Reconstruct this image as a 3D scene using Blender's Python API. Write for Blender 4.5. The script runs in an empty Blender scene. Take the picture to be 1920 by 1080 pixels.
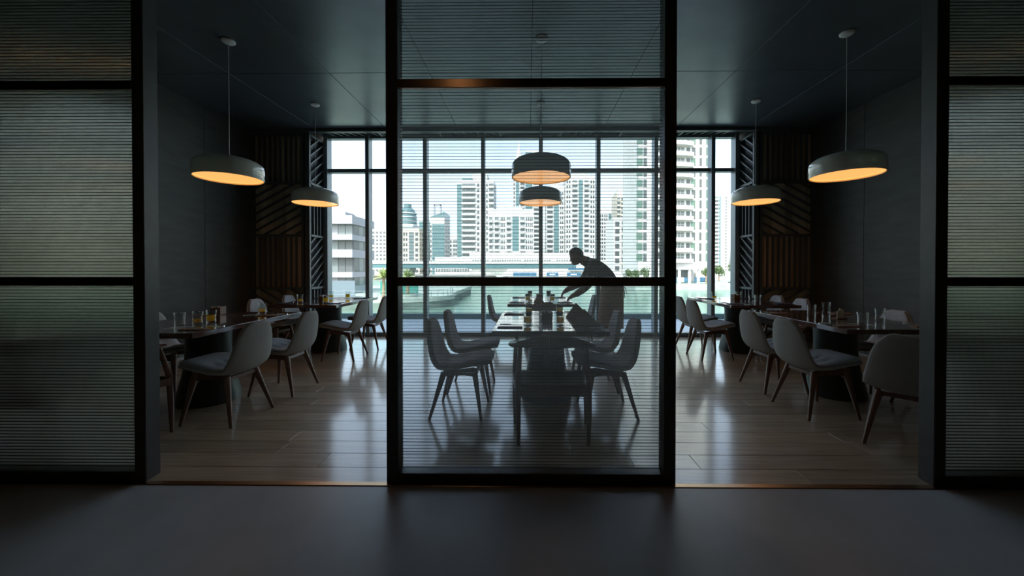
import bpy, bmesh, math, random
from mathutils import Vector, Matrix, Euler

random.seed(7)
S = bpy.context.scene
C = S.collection
PI = math.pi

# ------------------------------------------------------------------ camera
H_EYE = 1.25
cam_d = bpy.data.cameras.new('camera')
cam = bpy.data.objects.new('camera', cam_d); C.objects.link(cam)
cam.location = (0, 0, H_EYE)
cam.rotation_euler = (math.radians(90 - 0.48), 0, math.radians(0.56))
cam_d.sensor_width = 36.0
cam_d.lens = 690 / 1920 * 36.0
cam_d.shift_x = -23.3 / 1920
cam_d.shift_y = -32.2 / 1920
cam_d.clip_start = 0.05; cam_d.clip_end = 3000
S.camera = cam

# ------------------------------------------------------------------ sky, sun, exposure
SUN_EL, SUN_AZ = 48.0, 205.0          # the sun stands behind the building
w = bpy.data.worlds.new('sky'); S.world = w; w.use_nodes = True
nt = w.node_tree
sky = nt.nodes.new('ShaderNodeTexSky'); sky.sky_type = 'NISHITA'
sky.sun_disc = False
sky.sun_elevation = math.radians(SUN_EL); sky.sun_rotation = math.radians(SUN_AZ)
sky.air_density = 1.0; sky.dust_density = 3.0; sky.ozone_density = 1.5; sky.altitude = 0
hsv = nt.nodes.new('ShaderNodeHueSaturation'); hsv.inputs['Saturation'].default_value = 0.60      # humid, milky air
nt.links.new(sky.outputs[0], hsv.inputs['Color']); nt.links.new(hsv.outputs[0], nt.nodes['Background'].inputs[0])
nt.nodes['Background'].inputs[1].default_value = 0.30
sun_d = bpy.data.lights.new('sun', 'SUN'); sun_d.energy = 2.5; sun_d.angle = math.radians(0.6); sun_d.color = (1.0, 0.95, 0.88)
sun = bpy.data.objects.new('sun', sun_d); C.objects.link(sun)
_az = math.radians(SUN_AZ); _el = math.radians(SUN_EL)
sdir = Vector((math.sin(_az) * math.cos(_el), math.cos(_az) * math.cos(_el), math.sin(_el)))   # towards the sun
sun.rotation_euler = sdir.to_track_quat('Z', 'Y').to_euler()
sun.location = (0, -20, 40)
S.view_settings.view_transform = 'Standard'; S.view_settings.look = 'None'
S.view_settings.gamma = 1.0; S.view_settings.use_curve_mapping = False
S.view_settings.exposure = 1.08

# ------------------------------------------------------------------ materials
M = {}
def mat(name, col, rough=0.6, metal=0.0, var=0.0, scale=8.0, bump=0.0, stretch=(1, 1, 1), spec=0.5, rnd=0.0, detail=6.0, coat=0.0, coat_rough=0.08):
    """Principled material; noise varies tone (var) and relief (bump); rnd = tone change from piece to piece."""
    m = bpy.data.materials.new(name); m.use_nodes = True; M[name] = m
    t = m.node_tree; b = t.nodes['Principled BSDF']
    b.inputs['Base Color'].default_value = (*col, 1); b.inputs['Roughness'].default_value = rough
    b.inputs['Metallic'].default_value = metal; b.inputs['Specular IOR Level'].default_value = spec
    if coat: b.inputs['Coat Weight'].default_value = coat; b.inputs['Coat Roughness'].default_value = coat_rough
    if var or bump or rnd:
        tc = t.nodes.new('ShaderNodeTexCoord'); mp = t.nodes.new('ShaderNodeMapping')
        mp.inputs['Scale'].default_value = stretch
        nz = t.nodes.new('ShaderNodeTexNoise'); nz.inputs['Scale'].default_value = scale; nz.inputs['Detail'].default_value = detail
        src = tc.outputs['Object']
        if rnd:
            oi = t.nodes.new('ShaderNodeObjectInfo'); ad = t.nodes.new('ShaderNodeVectorMath'); ad.operation = 'ADD'
            ml = t.nodes.new('ShaderNodeVectorMath'); ml.operation = 'SCALE'; ml.inputs['Scale'].default_value = 37.0
            cb = t.nodes.new('ShaderNodeCombineXYZ'); 
            for k in range(3): t.links.new(oi.outputs['Random'], cb.inputs[k])
            t.links.new(cb.outputs[0], ml.inputs[0]); t.links.new(src, ad.inputs[0]); t.links.new(ml.outputs[0], ad.inputs[1]); src = ad.outputs[0]
        t.links.new(src, mp.inputs[0]); t.links.new(mp.outputs[0], nz.inputs['Vector'])
        fac = nz.outputs['Fac']
        hs = t.nodes.new('ShaderNodeHueSaturation'); hs.inputs['Color'].default_value = (*col, 1)
        mr = t.nodes.new('ShaderNodeMapRange'); mr.inputs['From Min'].default_value = 0.3; mr.inputs['From Max'].default_value = 0.7
        mr.inputs['To Min'].default_value = 1 - var; mr.inputs['To Max'].default_value = 1 + var
        t.links.new(fac, mr.inputs['Value']); val = mr.outputs[0]
        if rnd:
            m2 = t.nodes.new('ShaderNodeMapRange'); m2.inputs['To Min'].default_value = 1 - rnd; m2.inputs['To Max'].default_value = 1 + rnd
            t.links.new(oi.outputs['Random'], m2.inputs['Value'])
            mm = t.nodes.new('ShaderNodeMath'); mm.operation = 'MULTIPLY'
            t.links.new(val, mm.inputs[0]); t.links.new(m2.outputs[0], mm.inputs[1]); val = mm.outputs[0]
        t.links.new(val, hs.inputs['Value']); t.links.new(hs.outputs[0], b.inputs['Base Color'])
        if bump:
            bp = t.nodes.new('ShaderNodeBump'); bp.inputs['Strength'].default_value = bump; bp.inputs['Distance'].default_value = 0.01
            t.links.new(fac, bp.inputs['Height']); t.links.new(bp.outputs[0], b.inputs['Normal'])
    return m

def thin_glass(name, tint, refl=0.06, rough=0.0, haze=0.0, haze_col=(0.8, 0.8, 0.8), fres=1.45):
    """Clear sheet: transparent, Fresnel mirror, and (haze) a share that scatters light through the sheet."""
    m = bpy.data.materials.new(name); m.use_nodes = True; M[name] = m
    t = m.node_tree; t.nodes.remove(t.nodes['Principled BSDF']); out = t.nodes['Material Output']
    tr = t.nodes.new('ShaderNodeBsdfTransparent'); tr.inputs[0].default_value = (*tint, 1)
    gl = t.nodes.new('ShaderNodeBsdfGlossy'); gl.inputs['Roughness'].default_value = rough
    mx = t.nodes.new('ShaderNodeMixShader'); lw = t.nodes.new('ShaderNodeLayerWeight'); pw = t.nodes.new('ShaderNodeMath'); pw.operation = 'POWER'; pw.inputs[1].default_value = 4.5
    fr = t.nodes.new('ShaderNodeMapRange'); f0 = ((fres-1)/(fres+1))**2; fr.inputs['To Min'].default_value = f0; fr.inputs['To Max'].default_value = 1.0
    lw.inputs['Blend'].default_value = 0.5; t.links.new(lw.outputs['Facing'], pw.inputs[0]); t.links.new(pw.outputs[0], fr.inputs['Value'])
    t.links.new(fr.outputs[0], mx.inputs[0]); t.links.new(tr.outputs[0], mx.inputs[1]); t.links.new(gl.outputs[0], mx.inputs[2])
    last = mx
    if haze:
        tl = t.nodes.new('ShaderNodeBsdfTranslucent'); tl.inputs[0].default_value = (*haze_col, 1)
        m2 = t.nodes.new('ShaderNodeMixShader'); m2.inputs[0].default_value = haze
        t.links.new(mx.outputs[0], m2.inputs[1]); t.links.new(tl.outputs[0], m2.inputs[2]); last = m2
    t.links.new(last.outputs[0], out.inputs[0])
    return m

def glow(name, col, strength, rough=0.15):
    m = mat(name, (0.75, 0.6, 0.45), rough)
    b = m.node_tree.nodes['Principled BSDF']
    b.inputs['Emission Color'].default_value = (*col, 1); b.inputs['Emission Strength'].default_value = strength
    return m

mat('concrete', (0.50, 0.535, 0.56), 0.33, var=0.14, scale=1.6, bump=0.02, spec=0.5)
mat('oak_floor', (0.54, 0.415, 0.285), 0.34, var=0.22, scale=5, stretch=(0.6, 9, 9), bump=0.05, rnd=0.14, spec=0.5, coat=1.0, coat_rough=0.13)
M['oak_floor'].node_tree.nodes['Principled BSDF'].inputs['Coat IOR'].default_value = 1.7
mat('subfloor', (0.02, 0.018, 0.015), 0.9)
mat('plaster_dark', (0.092, 0.112, 0.126), 0.4, var=0.18, scale=2.2, bump=0.03, rnd=0.05, coat=1.0, coat_rough=0.26)
mat('joint_black', (0.008, 0.008, 0.008), 0.9)
mat('wall_panel', (0.088, 0.088, 0.08), 0.6, var=0.16, scale=3.0, stretch=(1, 1, 4), bump=0.05, rnd=0.05)
mat('dark_shell', (0.13, 0.11, 0.09), 0.85)
mat('slat_black', (0.10, 0.12, 0.125), 0.40)
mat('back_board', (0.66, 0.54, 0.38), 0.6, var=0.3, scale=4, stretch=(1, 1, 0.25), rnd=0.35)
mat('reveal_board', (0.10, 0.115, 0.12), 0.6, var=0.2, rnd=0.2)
mat('frame_black', (0.07, 0.07, 0.066), 0.38, var=0.15, scale=6)
mat('bronze', (0.34, 0.235, 0.165), 0.22, metal=1.0)
mat('brass', (0.50, 0.34, 0.20), 0.28, metal=1.0)
mat('wire', (0.035, 0.036, 0.036), 0.5, metal=0.3)
mat('wire_bright', (0.92, 0.91, 0.82), 0.14, metal=1.0)
thin_glass('screen_glass', (0.90, 0.93, 0.95), haze=0.06, haze_col=(0.72, 0.76, 0.74))
thin_glass('screen_glass_dense', (0.80, 0.82, 0.80), haze=0.025, haze_col=(0.74, 0.76, 0.66))
thin_glass('pane_glass', (0.95, 0.985, 0.975))
thin_glass('balustrade_glass', (0.86, 0.95, 0.94))
thin_glass('tumbler_glass', (0.95, 0.97, 0.96), fres=1.6)
mat('aluminium', (0.26, 0.31, 0.33), 0.35, metal=0.2)
mat('walnut', (0.17, 0.085, 0.055), 0.38, var=0.25, scale=6, stretch=(4, 4, 0.6), coat=0.4, coat_rough=0.2)
mat('table_top', (0.11, 0.055, 0.042), 0.15, var=0.25, scale=4, stretch=(8, 0.7, 1), spec=0.6, coat=1.0, coat_rough=0.05)
mat('pedestal_green', (0.022, 0.034, 0.032), 0.38)
mat('grey_fabric', (0.35, 0.355, 0.33), 0.95, var=0.08, scale=90, bump=0.05, spec=0.15)
mat('pad_fabric', (0.36, 0.37, 0.38), 0.95, var=0.08, scale=90, bump=0.05, spec=0.15)
mat('button_fabric', (0.10, 0.10, 0.105), 0.9)
mat('black_leather', (0.06, 0.055, 0.052), 0.45)
mat('shade_enamel', (0.76, 0.76, 0.66), 0.10, spec=0.5, coat=0.5)
mat('shade_white', (0.55, 0.53, 0.48), 0.4)
mat('canopy_white', (0.85, 0.85, 0.82), 0.4)
glow('lamp_diffuser', (1.0, 0.41, 0.11), 0.60)
glow('downlight_glow', (1.0, 0.58, 0.28), 12.0)
mat('steel', (0.62, 0.63, 0.65), 0.16, metal=1.0)
mat('napkin_brown', (0.44, 0.34, 0.27), 0.9, var=0.1, scale=60)
_t = M['napkin_brown'].node_tree; _b = _t.nodes['Principled BSDF']; _l = _t.nodes.new('ShaderNodeBsdfTranslucent'); _l.inputs[0].default_value = (0.72, 0.57, 0.46, 1)   # thin cloth lets light through
_m = _t.nodes.new('ShaderNodeMixShader'); _m.inputs[0].default_value = 0.6
_t.links.new(_b.outputs[0], _m.inputs[1]); _t.links.new(_l.outputs[0], _m.inputs[2]); _t.links.new(_m.outputs[0], _t.nodes['Material Output'].inputs[0])
mat('napkin_navy', (0.05, 0.06, 0.11), 0.9, var=0.1, scale=60)
mat('holder_wood', (0.20, 0.12, 0.075), 0.55, var=0.2, scale=10, stretch=(1, 1, 5))
mat('card_cream', (0.75, 0.67, 0.52), 0.7)
mat('shaker_white', (0.65, 0.64, 0.60), 0.35)
mat('shaker_dark', (0.05, 0.04, 0.035), 0.3)
m = thin_glass('amber_drink', (1.0, 0.74, 0.14), haze=0.40, haze_col=(1.0, 0.68, 0.08))
mat('skin', (0.20, 0.11, 0.07), 0.55)
mat('hair_black', (0.012, 0.010, 0.009), 0.7)
mat('shirt_charcoal', (0.09, 0.093, 0.10), 0.9, var=0.15, scale=12)
mat('apron_brown', (0.40, 0.26, 0.17), 0.9, var=0.12, scale=14)
mat('trouser_black', (0.025, 0.024, 0.024), 0.9)
mat('shoe_black', (0.015, 0.014, 0.014), 0.4)
# outdoors
mat('terrace_stone', (0.62, 0.67, 0.72), 0.6, var=0.06, scale=3)
mat('kerb_teal', (0.16, 0.25, 0.27), 0.5)
mat('facade_white', (0.62, 0.62, 0.60), 0.8, var=0.03, scale=0.2)
mat('facade_cream', (0.62, 0.57, 0.48), 0.8, var=0.03, scale=0.2)
mat('slab_shade_grey', (0.30, 0.31, 0.34), 0.8, var=0.06, scale=0.3)  # pale slabs; the shade on the terraced block's front is put into this grey
mat('facade_grey', (0.33, 0.34, 0.36), 0.8, var=0.1, scale=0.3)
mat('glass_teal', (0.12, 0.205, 0.215), 0.2, spec=0.5)
mat('glass_green', (0.11, 0.18, 0.145), 0.2, spec=0.5)
mat('glass_dark', (0.10, 0.115, 0.12), 0.25, spec=0.4)
mat('glass_grey', (0.17, 0.20, 0.205), 0.25, spec=0.4)
mat('band_dark', (0.07, 0.16, 0.18), 0.4)
mat('quay_stone', (0.42, 0.42, 0.38), 0.8, var=0.2, scale=0.5)
mat('quay_dark', (0.16, 0.18, 0.16), 0.8, var=0.3, scale=0.4)
mat('water', (0.17, 0.235, 0.19), 0.2, var=0.10, scale=0.25, bump=0.55, stretch=(0.35, 1, 1), detail=8)
mat('bridge_concrete', (0.62, 0.62, 0.58), 0.8, var=0.06, scale=0.2)
mat('hoarding_blue', (0.05, 0.15, 0.25), 0.6)
mat('hoarding_grey', (0.19, 0.20, 0.245), 0.7)
mat('hoarding_green', (0.05, 0.24, 0.20), 0.7)
mat('sign_white', (0.85, 0.85, 0.85), 0.6)
mat('palm_green', (0.26, 0.32, 0.12), 0.7, var=0.3, scale=3)
mat('leaf_green', (0.10, 0.16, 0.06), 0.8, var=0.4, scale=1.5)
mat('trunk_brown', (0.30, 0.20, 0.13), 0.9, var=0.3, scale=10)
mat('boat_white', (0.8, 0.8, 0.8), 0.4)

# ------------------------------------------------------------------ mesh helpers
class MB:
    """Collects simple shapes into one mesh."""
    def __init__(s): s.v = []; s.f = []; s.mi = []; s.cur = 0
    def add(s, vs, fs):
        o = len(s.v); s.v += [tuple(x) for x in vs]; s.f += [tuple(i + o for i in f) for f in fs]; s.mi += [s.cur] * len(fs); return s
    def box(s, x0, x1, y0, y1, z0, z1):
        return s.add([(x0,y0,z0),(x1,y0,z0),(x1,y1,z0),(x0,y1,z0),(x0,y0,z1),(x1,y0,z1),(x1,y1,z1),(x0,y1,z1)],
                     [(0,3,2,1),(4,5,6,7),(0,1,5,4),(1,2,6,5),(2,3,7,6),(3,0,4,7)])
    def bbox(s, x0, x1, y0, y1, z0, z1, b=0.003):
        """box with chamfered vertical and top edges"""
        if min(x1-x0, y1-y0, z1-z0) <= 2.2*b: return s.box(x0,x1,y0,y1,z0,z1)
        def ring(i, z): return [(x0+i+b,y0+i,z),(x1-i-b,y0+i,z),(x1-i,y0+i+b,z),(x1-i,y1-i-b,z),(x1-i-b,y1-i,z),(x0+i+b,y1-i,z),(x0+i,y1-i-b,z),(x0+i,y0+i+b,z)]
        return s.loft([ring(b, z0), ring(0, z0+b), ring(0, z1-b), ring(b, z1)])
    def loft(s, rings, caps=True, closed=True):
        n = len(rings[0]); vs = [p for r in rings for p in r]; fs = []
        for k in range(len(rings)-1):
            for i in range(n if closed else n-1):
                j = (i+1) % n; fs.append((k*n+i, k*n+j, (k+1)*n+j, (k+1)*n+i))
        if caps: fs.append(tuple(range(n-1, -1, -1))); fs.append(tuple((len(rings)-1)*n+i for i in range(n)))
        return s.add(vs, fs)
    def tube(s, pts, rads, n=10, caps=True):
        pts = [Vector(p) for p in pts]
        if not hasattr(rads, '__len__'): rads = [rads]*len(pts)
        rings = []; up = None
        for i, p in enumerate(pts):
            d = (pts[min(i+1, len(pts)-1)] - pts[max(i-1, 0)]).normalized()
            if up is None: up = Vector((0,0,1)) if abs(d.z) < 0.9 else Vector((1,0,0))
            a = d.cross(up).normalized(); b = a.cross(d).normalized(); up = b
            rings.append([p + rads[i]*(a*math.cos(2*PI*k/n) + b*math.sin(2*PI*k/n)) for k in range(n)])
        rings = [list(reversed(r)) for r in rings]
        return s.loft(rings, caps)
    def lathe(s, prof, n=24, c=(0,0,0), caps=True):
        rings = [[(c[0]+r*math.cos(2*PI*k/n), c[1]+r*math.sin(2*PI*k/n), c[2]+z) for k in range(n)] for r, z in prof]
        return s.loft(rings, caps)
    def prism(s, poly, axis, a0, a1):
        """poly of 2-D points extruded along axis 0/1/2 from a0 to a1"""
        def P(p, a):
            q = list(p); q.insert(axis, a); return tuple(q)
        return s.loft([[P(p, a0) for p in poly], [P(p, a1) for p in poly]])
    def bar(s, p, q, wdt, dep, nrm):
        """rectangular bar from p to q: width wdt across, depth dep along nrm (from the line backwards)"""
        p, q, nrm = Vector(p), Vector(q), Vector(nrm).normalized(); d = (q-p).normalized(); a = d.cross(nrm).normalized()*wdt/2
        r = [[x+a, x-a, x-a+nrm*dep, x+a+nrm*dep] for x in (p, q)]
        return s.loft(r)
    def mesh(s, name, mats, smooth=False):
        me = bpy.data.meshes.new(name); me.from_pydata(s.v, [], s.f)
        for k in (mats if isinstance(mats, (list, tuple)) else [mats]): me.materials.append(M[k])
        if s.cur or any(s.mi): me.polygons.foreach_set('material_index', s.mi)
        bm = bmesh.new(); bm.from_mesh(me); bmesh.ops.recalc_face_normals(bm, faces=bm.faces[:]); bm.to_mesh(me); bm.free()
        if smooth:
            me.polygons.foreach_set('use_smooth', [True]*len(me.polygons))
            if smooth != 'all':
                try: me.set_sharp_from_angle(angle=math.radians(smooth if smooth is not True else 40))
                except Exception: pass
        me.update(); return me
    def build(s, name, mats, parent=None, smooth=False, loc=None):
        return put(name, s.mesh(name, mats, smooth), parent, loc)

def put(name, me, parent=None, loc=None, rot=None):
    o = bpy.data.objects.new(name, me); C.objects.link(o)
    if parent is not None: o.parent = parent
    if loc is not None: o.location = loc
    if rot is not None: o.rotation_euler = rot
    return o
def tag(o, label=None, cat=None, group=None, kind=None):
    if label: o['label'] = label
    if cat: o['category'] = cat
    if group: o['group'] = group
    if kind: o['kind'] = kind
    return o
def thing(name, label, cat, loc=(0,0,0), rz=0.0, group=None):
    o = bpy.data.objects.new(name, None); C.objects.link(o); o.empty_display_size = 0.1
    o.location = loc; o.rotation_euler = (0, 0, rz)
    return tag(o, label, cat, group)
def struct(o): o['kind'] = 'structure'; return o
def copy_tree(o, parent=None):
    c = o.copy(); C.objects.link(c); c.parent = parent
    for ch in list(o.children): copy_tree(ch, c)
    return c
def place(proto, used, loc, rz, label, group=None):
    """first use moves the prototype, later uses copy it with its parts"""
    o = proto if not used else copy_tree(proto)
    used.append(o); o.location = loc; o.rotation_euler = (0, 0, rz); o['label'] = label
    if group: o['group'] = group
    return o
def baked(me, mods, name):
    """mesh with modifiers applied"""
    o = bpy.data.objects.new('tmp', me); C.objects.link(o)
    for typ, kw in mods:
        md = o.modifiers.new(typ, typ)
        for k, val in kw.items(): setattr(md, k, val)
    dg = bpy.context.evaluated_depsgraph_get(); dg.update()
    r = bpy.data.meshes.new_from_object(o.evaluated_get(dg)); r.name = name
    bpy.data.objects.remove(o); return r
def spline(pts, t):
    """Catmull-Rom through pts at t in 0..1"""
    n = len(pts)-1; x = min(max(t, 0), 1)*n; i = min(int(x), n-1); u = x-i
    g = lambda k: pts[min(max(k, 0), n)]
    out = []
    for c in range(len(pts[0])):
        a, b, d, e = g(i-1)[c], g(i)[c], g(i+1)[c], g(i+2)[c]
        out.append(0.5*((2*b)+(-a+d)*u+(2*a-5*b+4*d-e)*u*u+(-a+3*b-3*d+e)*u**3))
    return out

# ================================================================== the room
YP0, YP1 = 2.12, 2.21            # sliding screens
YL = 6.20                        # slatted wall face
YW0, YW1 = 6.68, 6.80            # window frame
XL, XR = -4.70, 4.80             # side walls
XW0, XW1 = -3.70, 3.78           # window opening
ZC = 3.59                        # ceiling

# ---- floor: concrete passage in front, oak boards inside
fl = struct(MB().box(-7, 7, -4, 2.085, -0.3, 0.0).build('floor', 'concrete'))
ob = struct(MB().box(XL-0.2, XR+0.2, 2.085, YW1+0.02, -0.3, -0.015).build('floor_boards', 'subfloor'))
PL, PW = 2.0, 0.1735
plank_me = {}
def plank(x0, x1, y0, y1, n=[0]):
    L, W = round(x1-x0, 3), round(y1-y0, 3)
    if (L, W) not in plank_me:
        plank_me[(L, W)] = MB().bbox(-L/2+0.0012, L/2-0.0012, -W/2+0.0012, W/2-0.0012, -0.0145, 0.0, 0.0012).mesh('plank', 'oak_floor')
    return put('plank', plank_me[(L, W)], ob, ((x0+x1)/2, (y0+y1)/2, 0))
row = 0; y = 2.111
ends = {1: -1.33, 3: -1.73, 5: 0.9, 2: 0.3, 4: -0.6}
while y < YW0 - 0.02:
    y0, y1 = max(y, 2.127), min(y+PW, YW0)
    e = ends.get(row, random.uniform(-1, 1)); x = e
    while x > XL: x -= PL
    if row == 1: pass
    while x < XR:
        a, b = max(x, XL), min(x+PL, XR)
        if row == 1 and a < 1.075 < b - 0.2 and a > 0: plank(a, 1.075, y0, y1); a = 1.075
        if b-a > 0.05: plank(a, b, y0, y1)
        x += PL
    y += PW; row += 1
th = struct(MB().bbox(XL, XR, 2.087, 2.125, -0.02, 0.004, 0.002).build('trim_1', 'brass'))

# ---- shell: side walls, passage behind the camera, roof and the storeys above
def wall_of_panels(name, x, face, edges):
    wl = struct(MB().box(x if face < 0 else x-0.35, x+0.35 if face < 0 else x, YP0-0.02, YW1+0.3, -0.3, ZC+0.3).build(name, 'joint_black'))
    for a, b in zip(edges[:-1], edges[1:]):
        for z0, z1 in ((0.10, ZC),):
            x0, x1 = (x-0.012, x+0.01) if face < 0 else (x-0.01, x+0.012)
            put('wall_panel', MB().bbox(x0-x, x1-x, -(b-a)/2+0.002, (b-a)/2-0.002, -(z1-z0)/2+0.0015, (z1-z0)/2-0.0015, 0.002).mesh('wall_panel', 'wall_panel'), wl, (x, (a+b)/2, (z0+z1)/2))
    return wl
wall_of_panels('wall_left', XL, +1, [2.13, 3.0, 4.15, 5.3, YL])
wall_of_panels('wall_right', XR, -1, [2.13, 3.0, 4.15, 5.3, YL])
struct(MB().bbox(XL, XL+0.02, 2.22, YL, 0.0, 0.10).build('baseboard_left', 'slat_black'))
struct(MB().bbox(XR-0.02, XR, 2.22, YL, 0.0, 0.10).build('baseboard_right', 'slat_black'))
struct(MB().box(-7.3, -7, -4.3, 2.1, -0.3, ZC+0.3).build('wall_passage_left', 'dark_shell'))
struct(MB().box(7, 7.3, -4.3, 2.1, -0.3, ZC+0.3).build('wall_passage_right', 'dark_shell'))
struct(MB().box(-7.3, 7.3, -4.3, -4, -0.3, ZC+0.3).build('wall_back', 'dark_shell'))
struct(MB().box(-7.3, XL-0.02, 2.1, 2.4, -0.3, ZC+0.3).build('wall_pier_left', 'dark_shell'))
struct(MB().box(XR+0.02, 7.3, 2.1, 2.4, -0.3, ZC+0.3).build('wall_pier_right', 'dark_shell'))
cl = struct(MB().box(-7.3, 7.3, -4.3, 2.12, ZC+0.015, ZC+0.4).box(XL-0.4, XR+0.4, 2.12, YW1+0.1, ZC+0.10, ZC+0.4).build('ceiling', 'joint_black'))
xs = [XL, -3.6, -2.39, -1.185, 0.04, 1.26, 2.47, 3.68, XR]
for a, b in zip(xs[:-1], xs[1:]):
    for c, d in ((2.125, 4.42), (4.42, YL-0.04)):
        put('ceiling_panel', MB().bbox(-(b-a)/2+0.003, (b-a)/2-0.003, -(d-c)/2+0.003, (d-c)/2-0.003, 0.0, 0.09, 0.002).mesh('ceiling_panel', 'plaster_dark'), cl, ((a+b)/2, (c+d)/2, ZC))
struct(MB().bbox(XL, XR, YL-0.04, YL+0.05, ZC-0.055, ZC+0.1).build('trim_2', 'slat_black'))
# upper storeys of the building, which shade the terrace
struct(MB().box(-14, 14, -6, YW1+0.1, ZC+0.4, 16).build('wall_upper', 'facade_white'))
struct(MB().box(-14, XL-0.35, 2.4, YW1+0.1, -0.3, ZC+0.4).build('wall_outer_left', 'dark_shell'))
struct(MB().box(XR+0.35, 14, 2.4, YW1+0.1, -0.3, ZC+0.4).build('wall_outer_right', 'dark_shell'))

# ---- slatted wall panels beside the window (front face and the return in the window reveal)
def slatted(name, label, width, flip, returns):
    """Panel in local x (0..width), face at y=0 looking to -y; four tiers of slats before boards."""
    t = thing(name, label, 'wall panel')
    d = 0.045
    MB().box(0, width, 0.078, 0.10, 0, ZC).build('backing', 'joint_black', t)
    n = max(3, round(width/0.115)); bw = width/n
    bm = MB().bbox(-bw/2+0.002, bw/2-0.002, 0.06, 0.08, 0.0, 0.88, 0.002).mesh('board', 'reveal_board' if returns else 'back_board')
    for k in range(n):
        for z in (0.01, 0.905, 1.80, 2.695): put('board', bm, t, ((k+0.5)*bw, 0, z))
    stile = MB().bbox(-0.022, 0.022, 0.0, 0.06, 0, ZC-0.06).mesh('stile', 'slat_black')
    for x in (0.022, width-0.022): put('stile', stile, t, (x, 0, 0))
    rail = MB().bbox(0.045, width-0.045, -0.004, 0.058, -0.02, 0.02).mesh('cross_rail', 'slat_black')
    for z in (0.02, 0.90, 1.80, 2.69, ZC-0.08): put('cross_rail', rail, t, (0, 0, z))
    vs = MB().bbox(-0.010, 0.010, 0.0, d, 0.02, 0.87).mesh('slat', 'slat_black')
    for ti in range(4):
        z0 = (0.0, 0.90, 1.80, 2.69)[ti]+0.02; z1 = (0.90, 1.80, 2.69, ZC-0.08)[ti]-0.02
        diag = (ti % 2 == 0) != returns
        if not diag:
            m_ = max(2, round((width-0.09)/0.094))
            for k in range(1, m_): put('slat', vs, t, (0.045+(width-0.09)*k/m_, 0, z0-0.02))
        else:
            x0, x1 = 0.045, width-0.045; slope = 0.55 if not returns else 0.75
            if (ti == 2) != returns or (returns and ti == 1): sg = 1
            else: sg = -1
            if flip: sg = -sg
            step = 0.145 if not returns else 0.15; c = -3.0
            while c < 4.0:                                            # line z = z0 + c + sg*slope*(x-x0)
                pts = []
                for x in (x0, x1):
                    zz = z0+c+sg*slope*(x-x0)
                    pts.append([x, zz])
                (xa, za), (xb, zb) = pts
                def cut(xa, za, xb, zb):
                    k = (zb-za)/(xb-xa); o = []
                    for x, z in ((xa, za), (xb, zb)):
                        if z < z0: x = xa+(z0-za)/k; z = z0
                        if z > z1: x = xa+(z1-za)/k; z = z1
                        o.append((x, z))
                    return o
                if not (max(za, zb) < z0+0.03 or min(za, zb) > z1-0.03):
                    (xa, za), (xb, zb) = cut(xa, za, xb, zb)
                    if math.hypot(xb-xa, zb-za) > 0.06:
                        MB().bar((xa, 0.002, za), (xb, 0.002, zb), 0.022, d, (0, 1, 0)).build('slat', 'slat_black', t)
                c += step
    return t
t = slatted('slatted_wall_panel', 'black slatted wall panel with amber boards behind, on the wall left of the window', XW0-XL-0.102, False, False)
t.location = (XL, YL, 0)
t = slatted('slatted_wall_panel', 'black slatted wall panel with amber boards behind, on the wall right of the window', XR-XW1-0.102, True, False)
t.location = (XW1+0.102, YL, 0)
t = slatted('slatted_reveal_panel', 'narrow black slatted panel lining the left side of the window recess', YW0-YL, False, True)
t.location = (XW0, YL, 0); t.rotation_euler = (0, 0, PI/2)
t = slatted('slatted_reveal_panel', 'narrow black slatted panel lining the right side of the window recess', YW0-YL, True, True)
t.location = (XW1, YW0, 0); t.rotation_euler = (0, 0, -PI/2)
struct(MB().box(XL-0.4, XW0-0.103, YL+0.102, YW1+0.1, -0.3, ZC+0.1).build('wall_window_left', 'dark_shell'))
struct(MB().box(XW1+0.103, XR+0.4, YL+0.102, YW1+0.1, -0.3, ZC+0.1).build('wall_window_right', 'dark_shell'))
# slatted soffit over the window
sf = thing('slatted_soffit', 'black slatted soffit panel above the window head', 'ceiling panel', (0, 0, ZC+0.04))
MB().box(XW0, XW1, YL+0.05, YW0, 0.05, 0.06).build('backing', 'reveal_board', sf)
nb = 7; bw = (XW1-XW0)/nb
for k in range(nb):
    xa, xb = XW0+k*bw, XW0+(k+1)*bw
    MB().bbox(xa-0.02, xa+0.02, YL+0.06, YW0, -0.01, 0.05).build('cross_rail', 'slat_black', sf)
    if k % 2 == 0:
        for q in range(8):
            x = xa+0.02+(bw-0.02)*q/8; sg = 0.22 if k < nb/2 else -0.22
            MB().bar((x, YL+0.06, 0.0), (x+sg, YW0, 0.0), 0.025, 0.045, (0, 0, 1)).build('slat', 'slat_black', sf)
    else:
        for q in range(4):
            yy = YL+0.12+q*0.105
            MB().bbox(xa+0.02, xb-0.02, yy-0.013, yy+0.013, 0.0, 0.045).build('slat', 'slat_black', sf)

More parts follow.
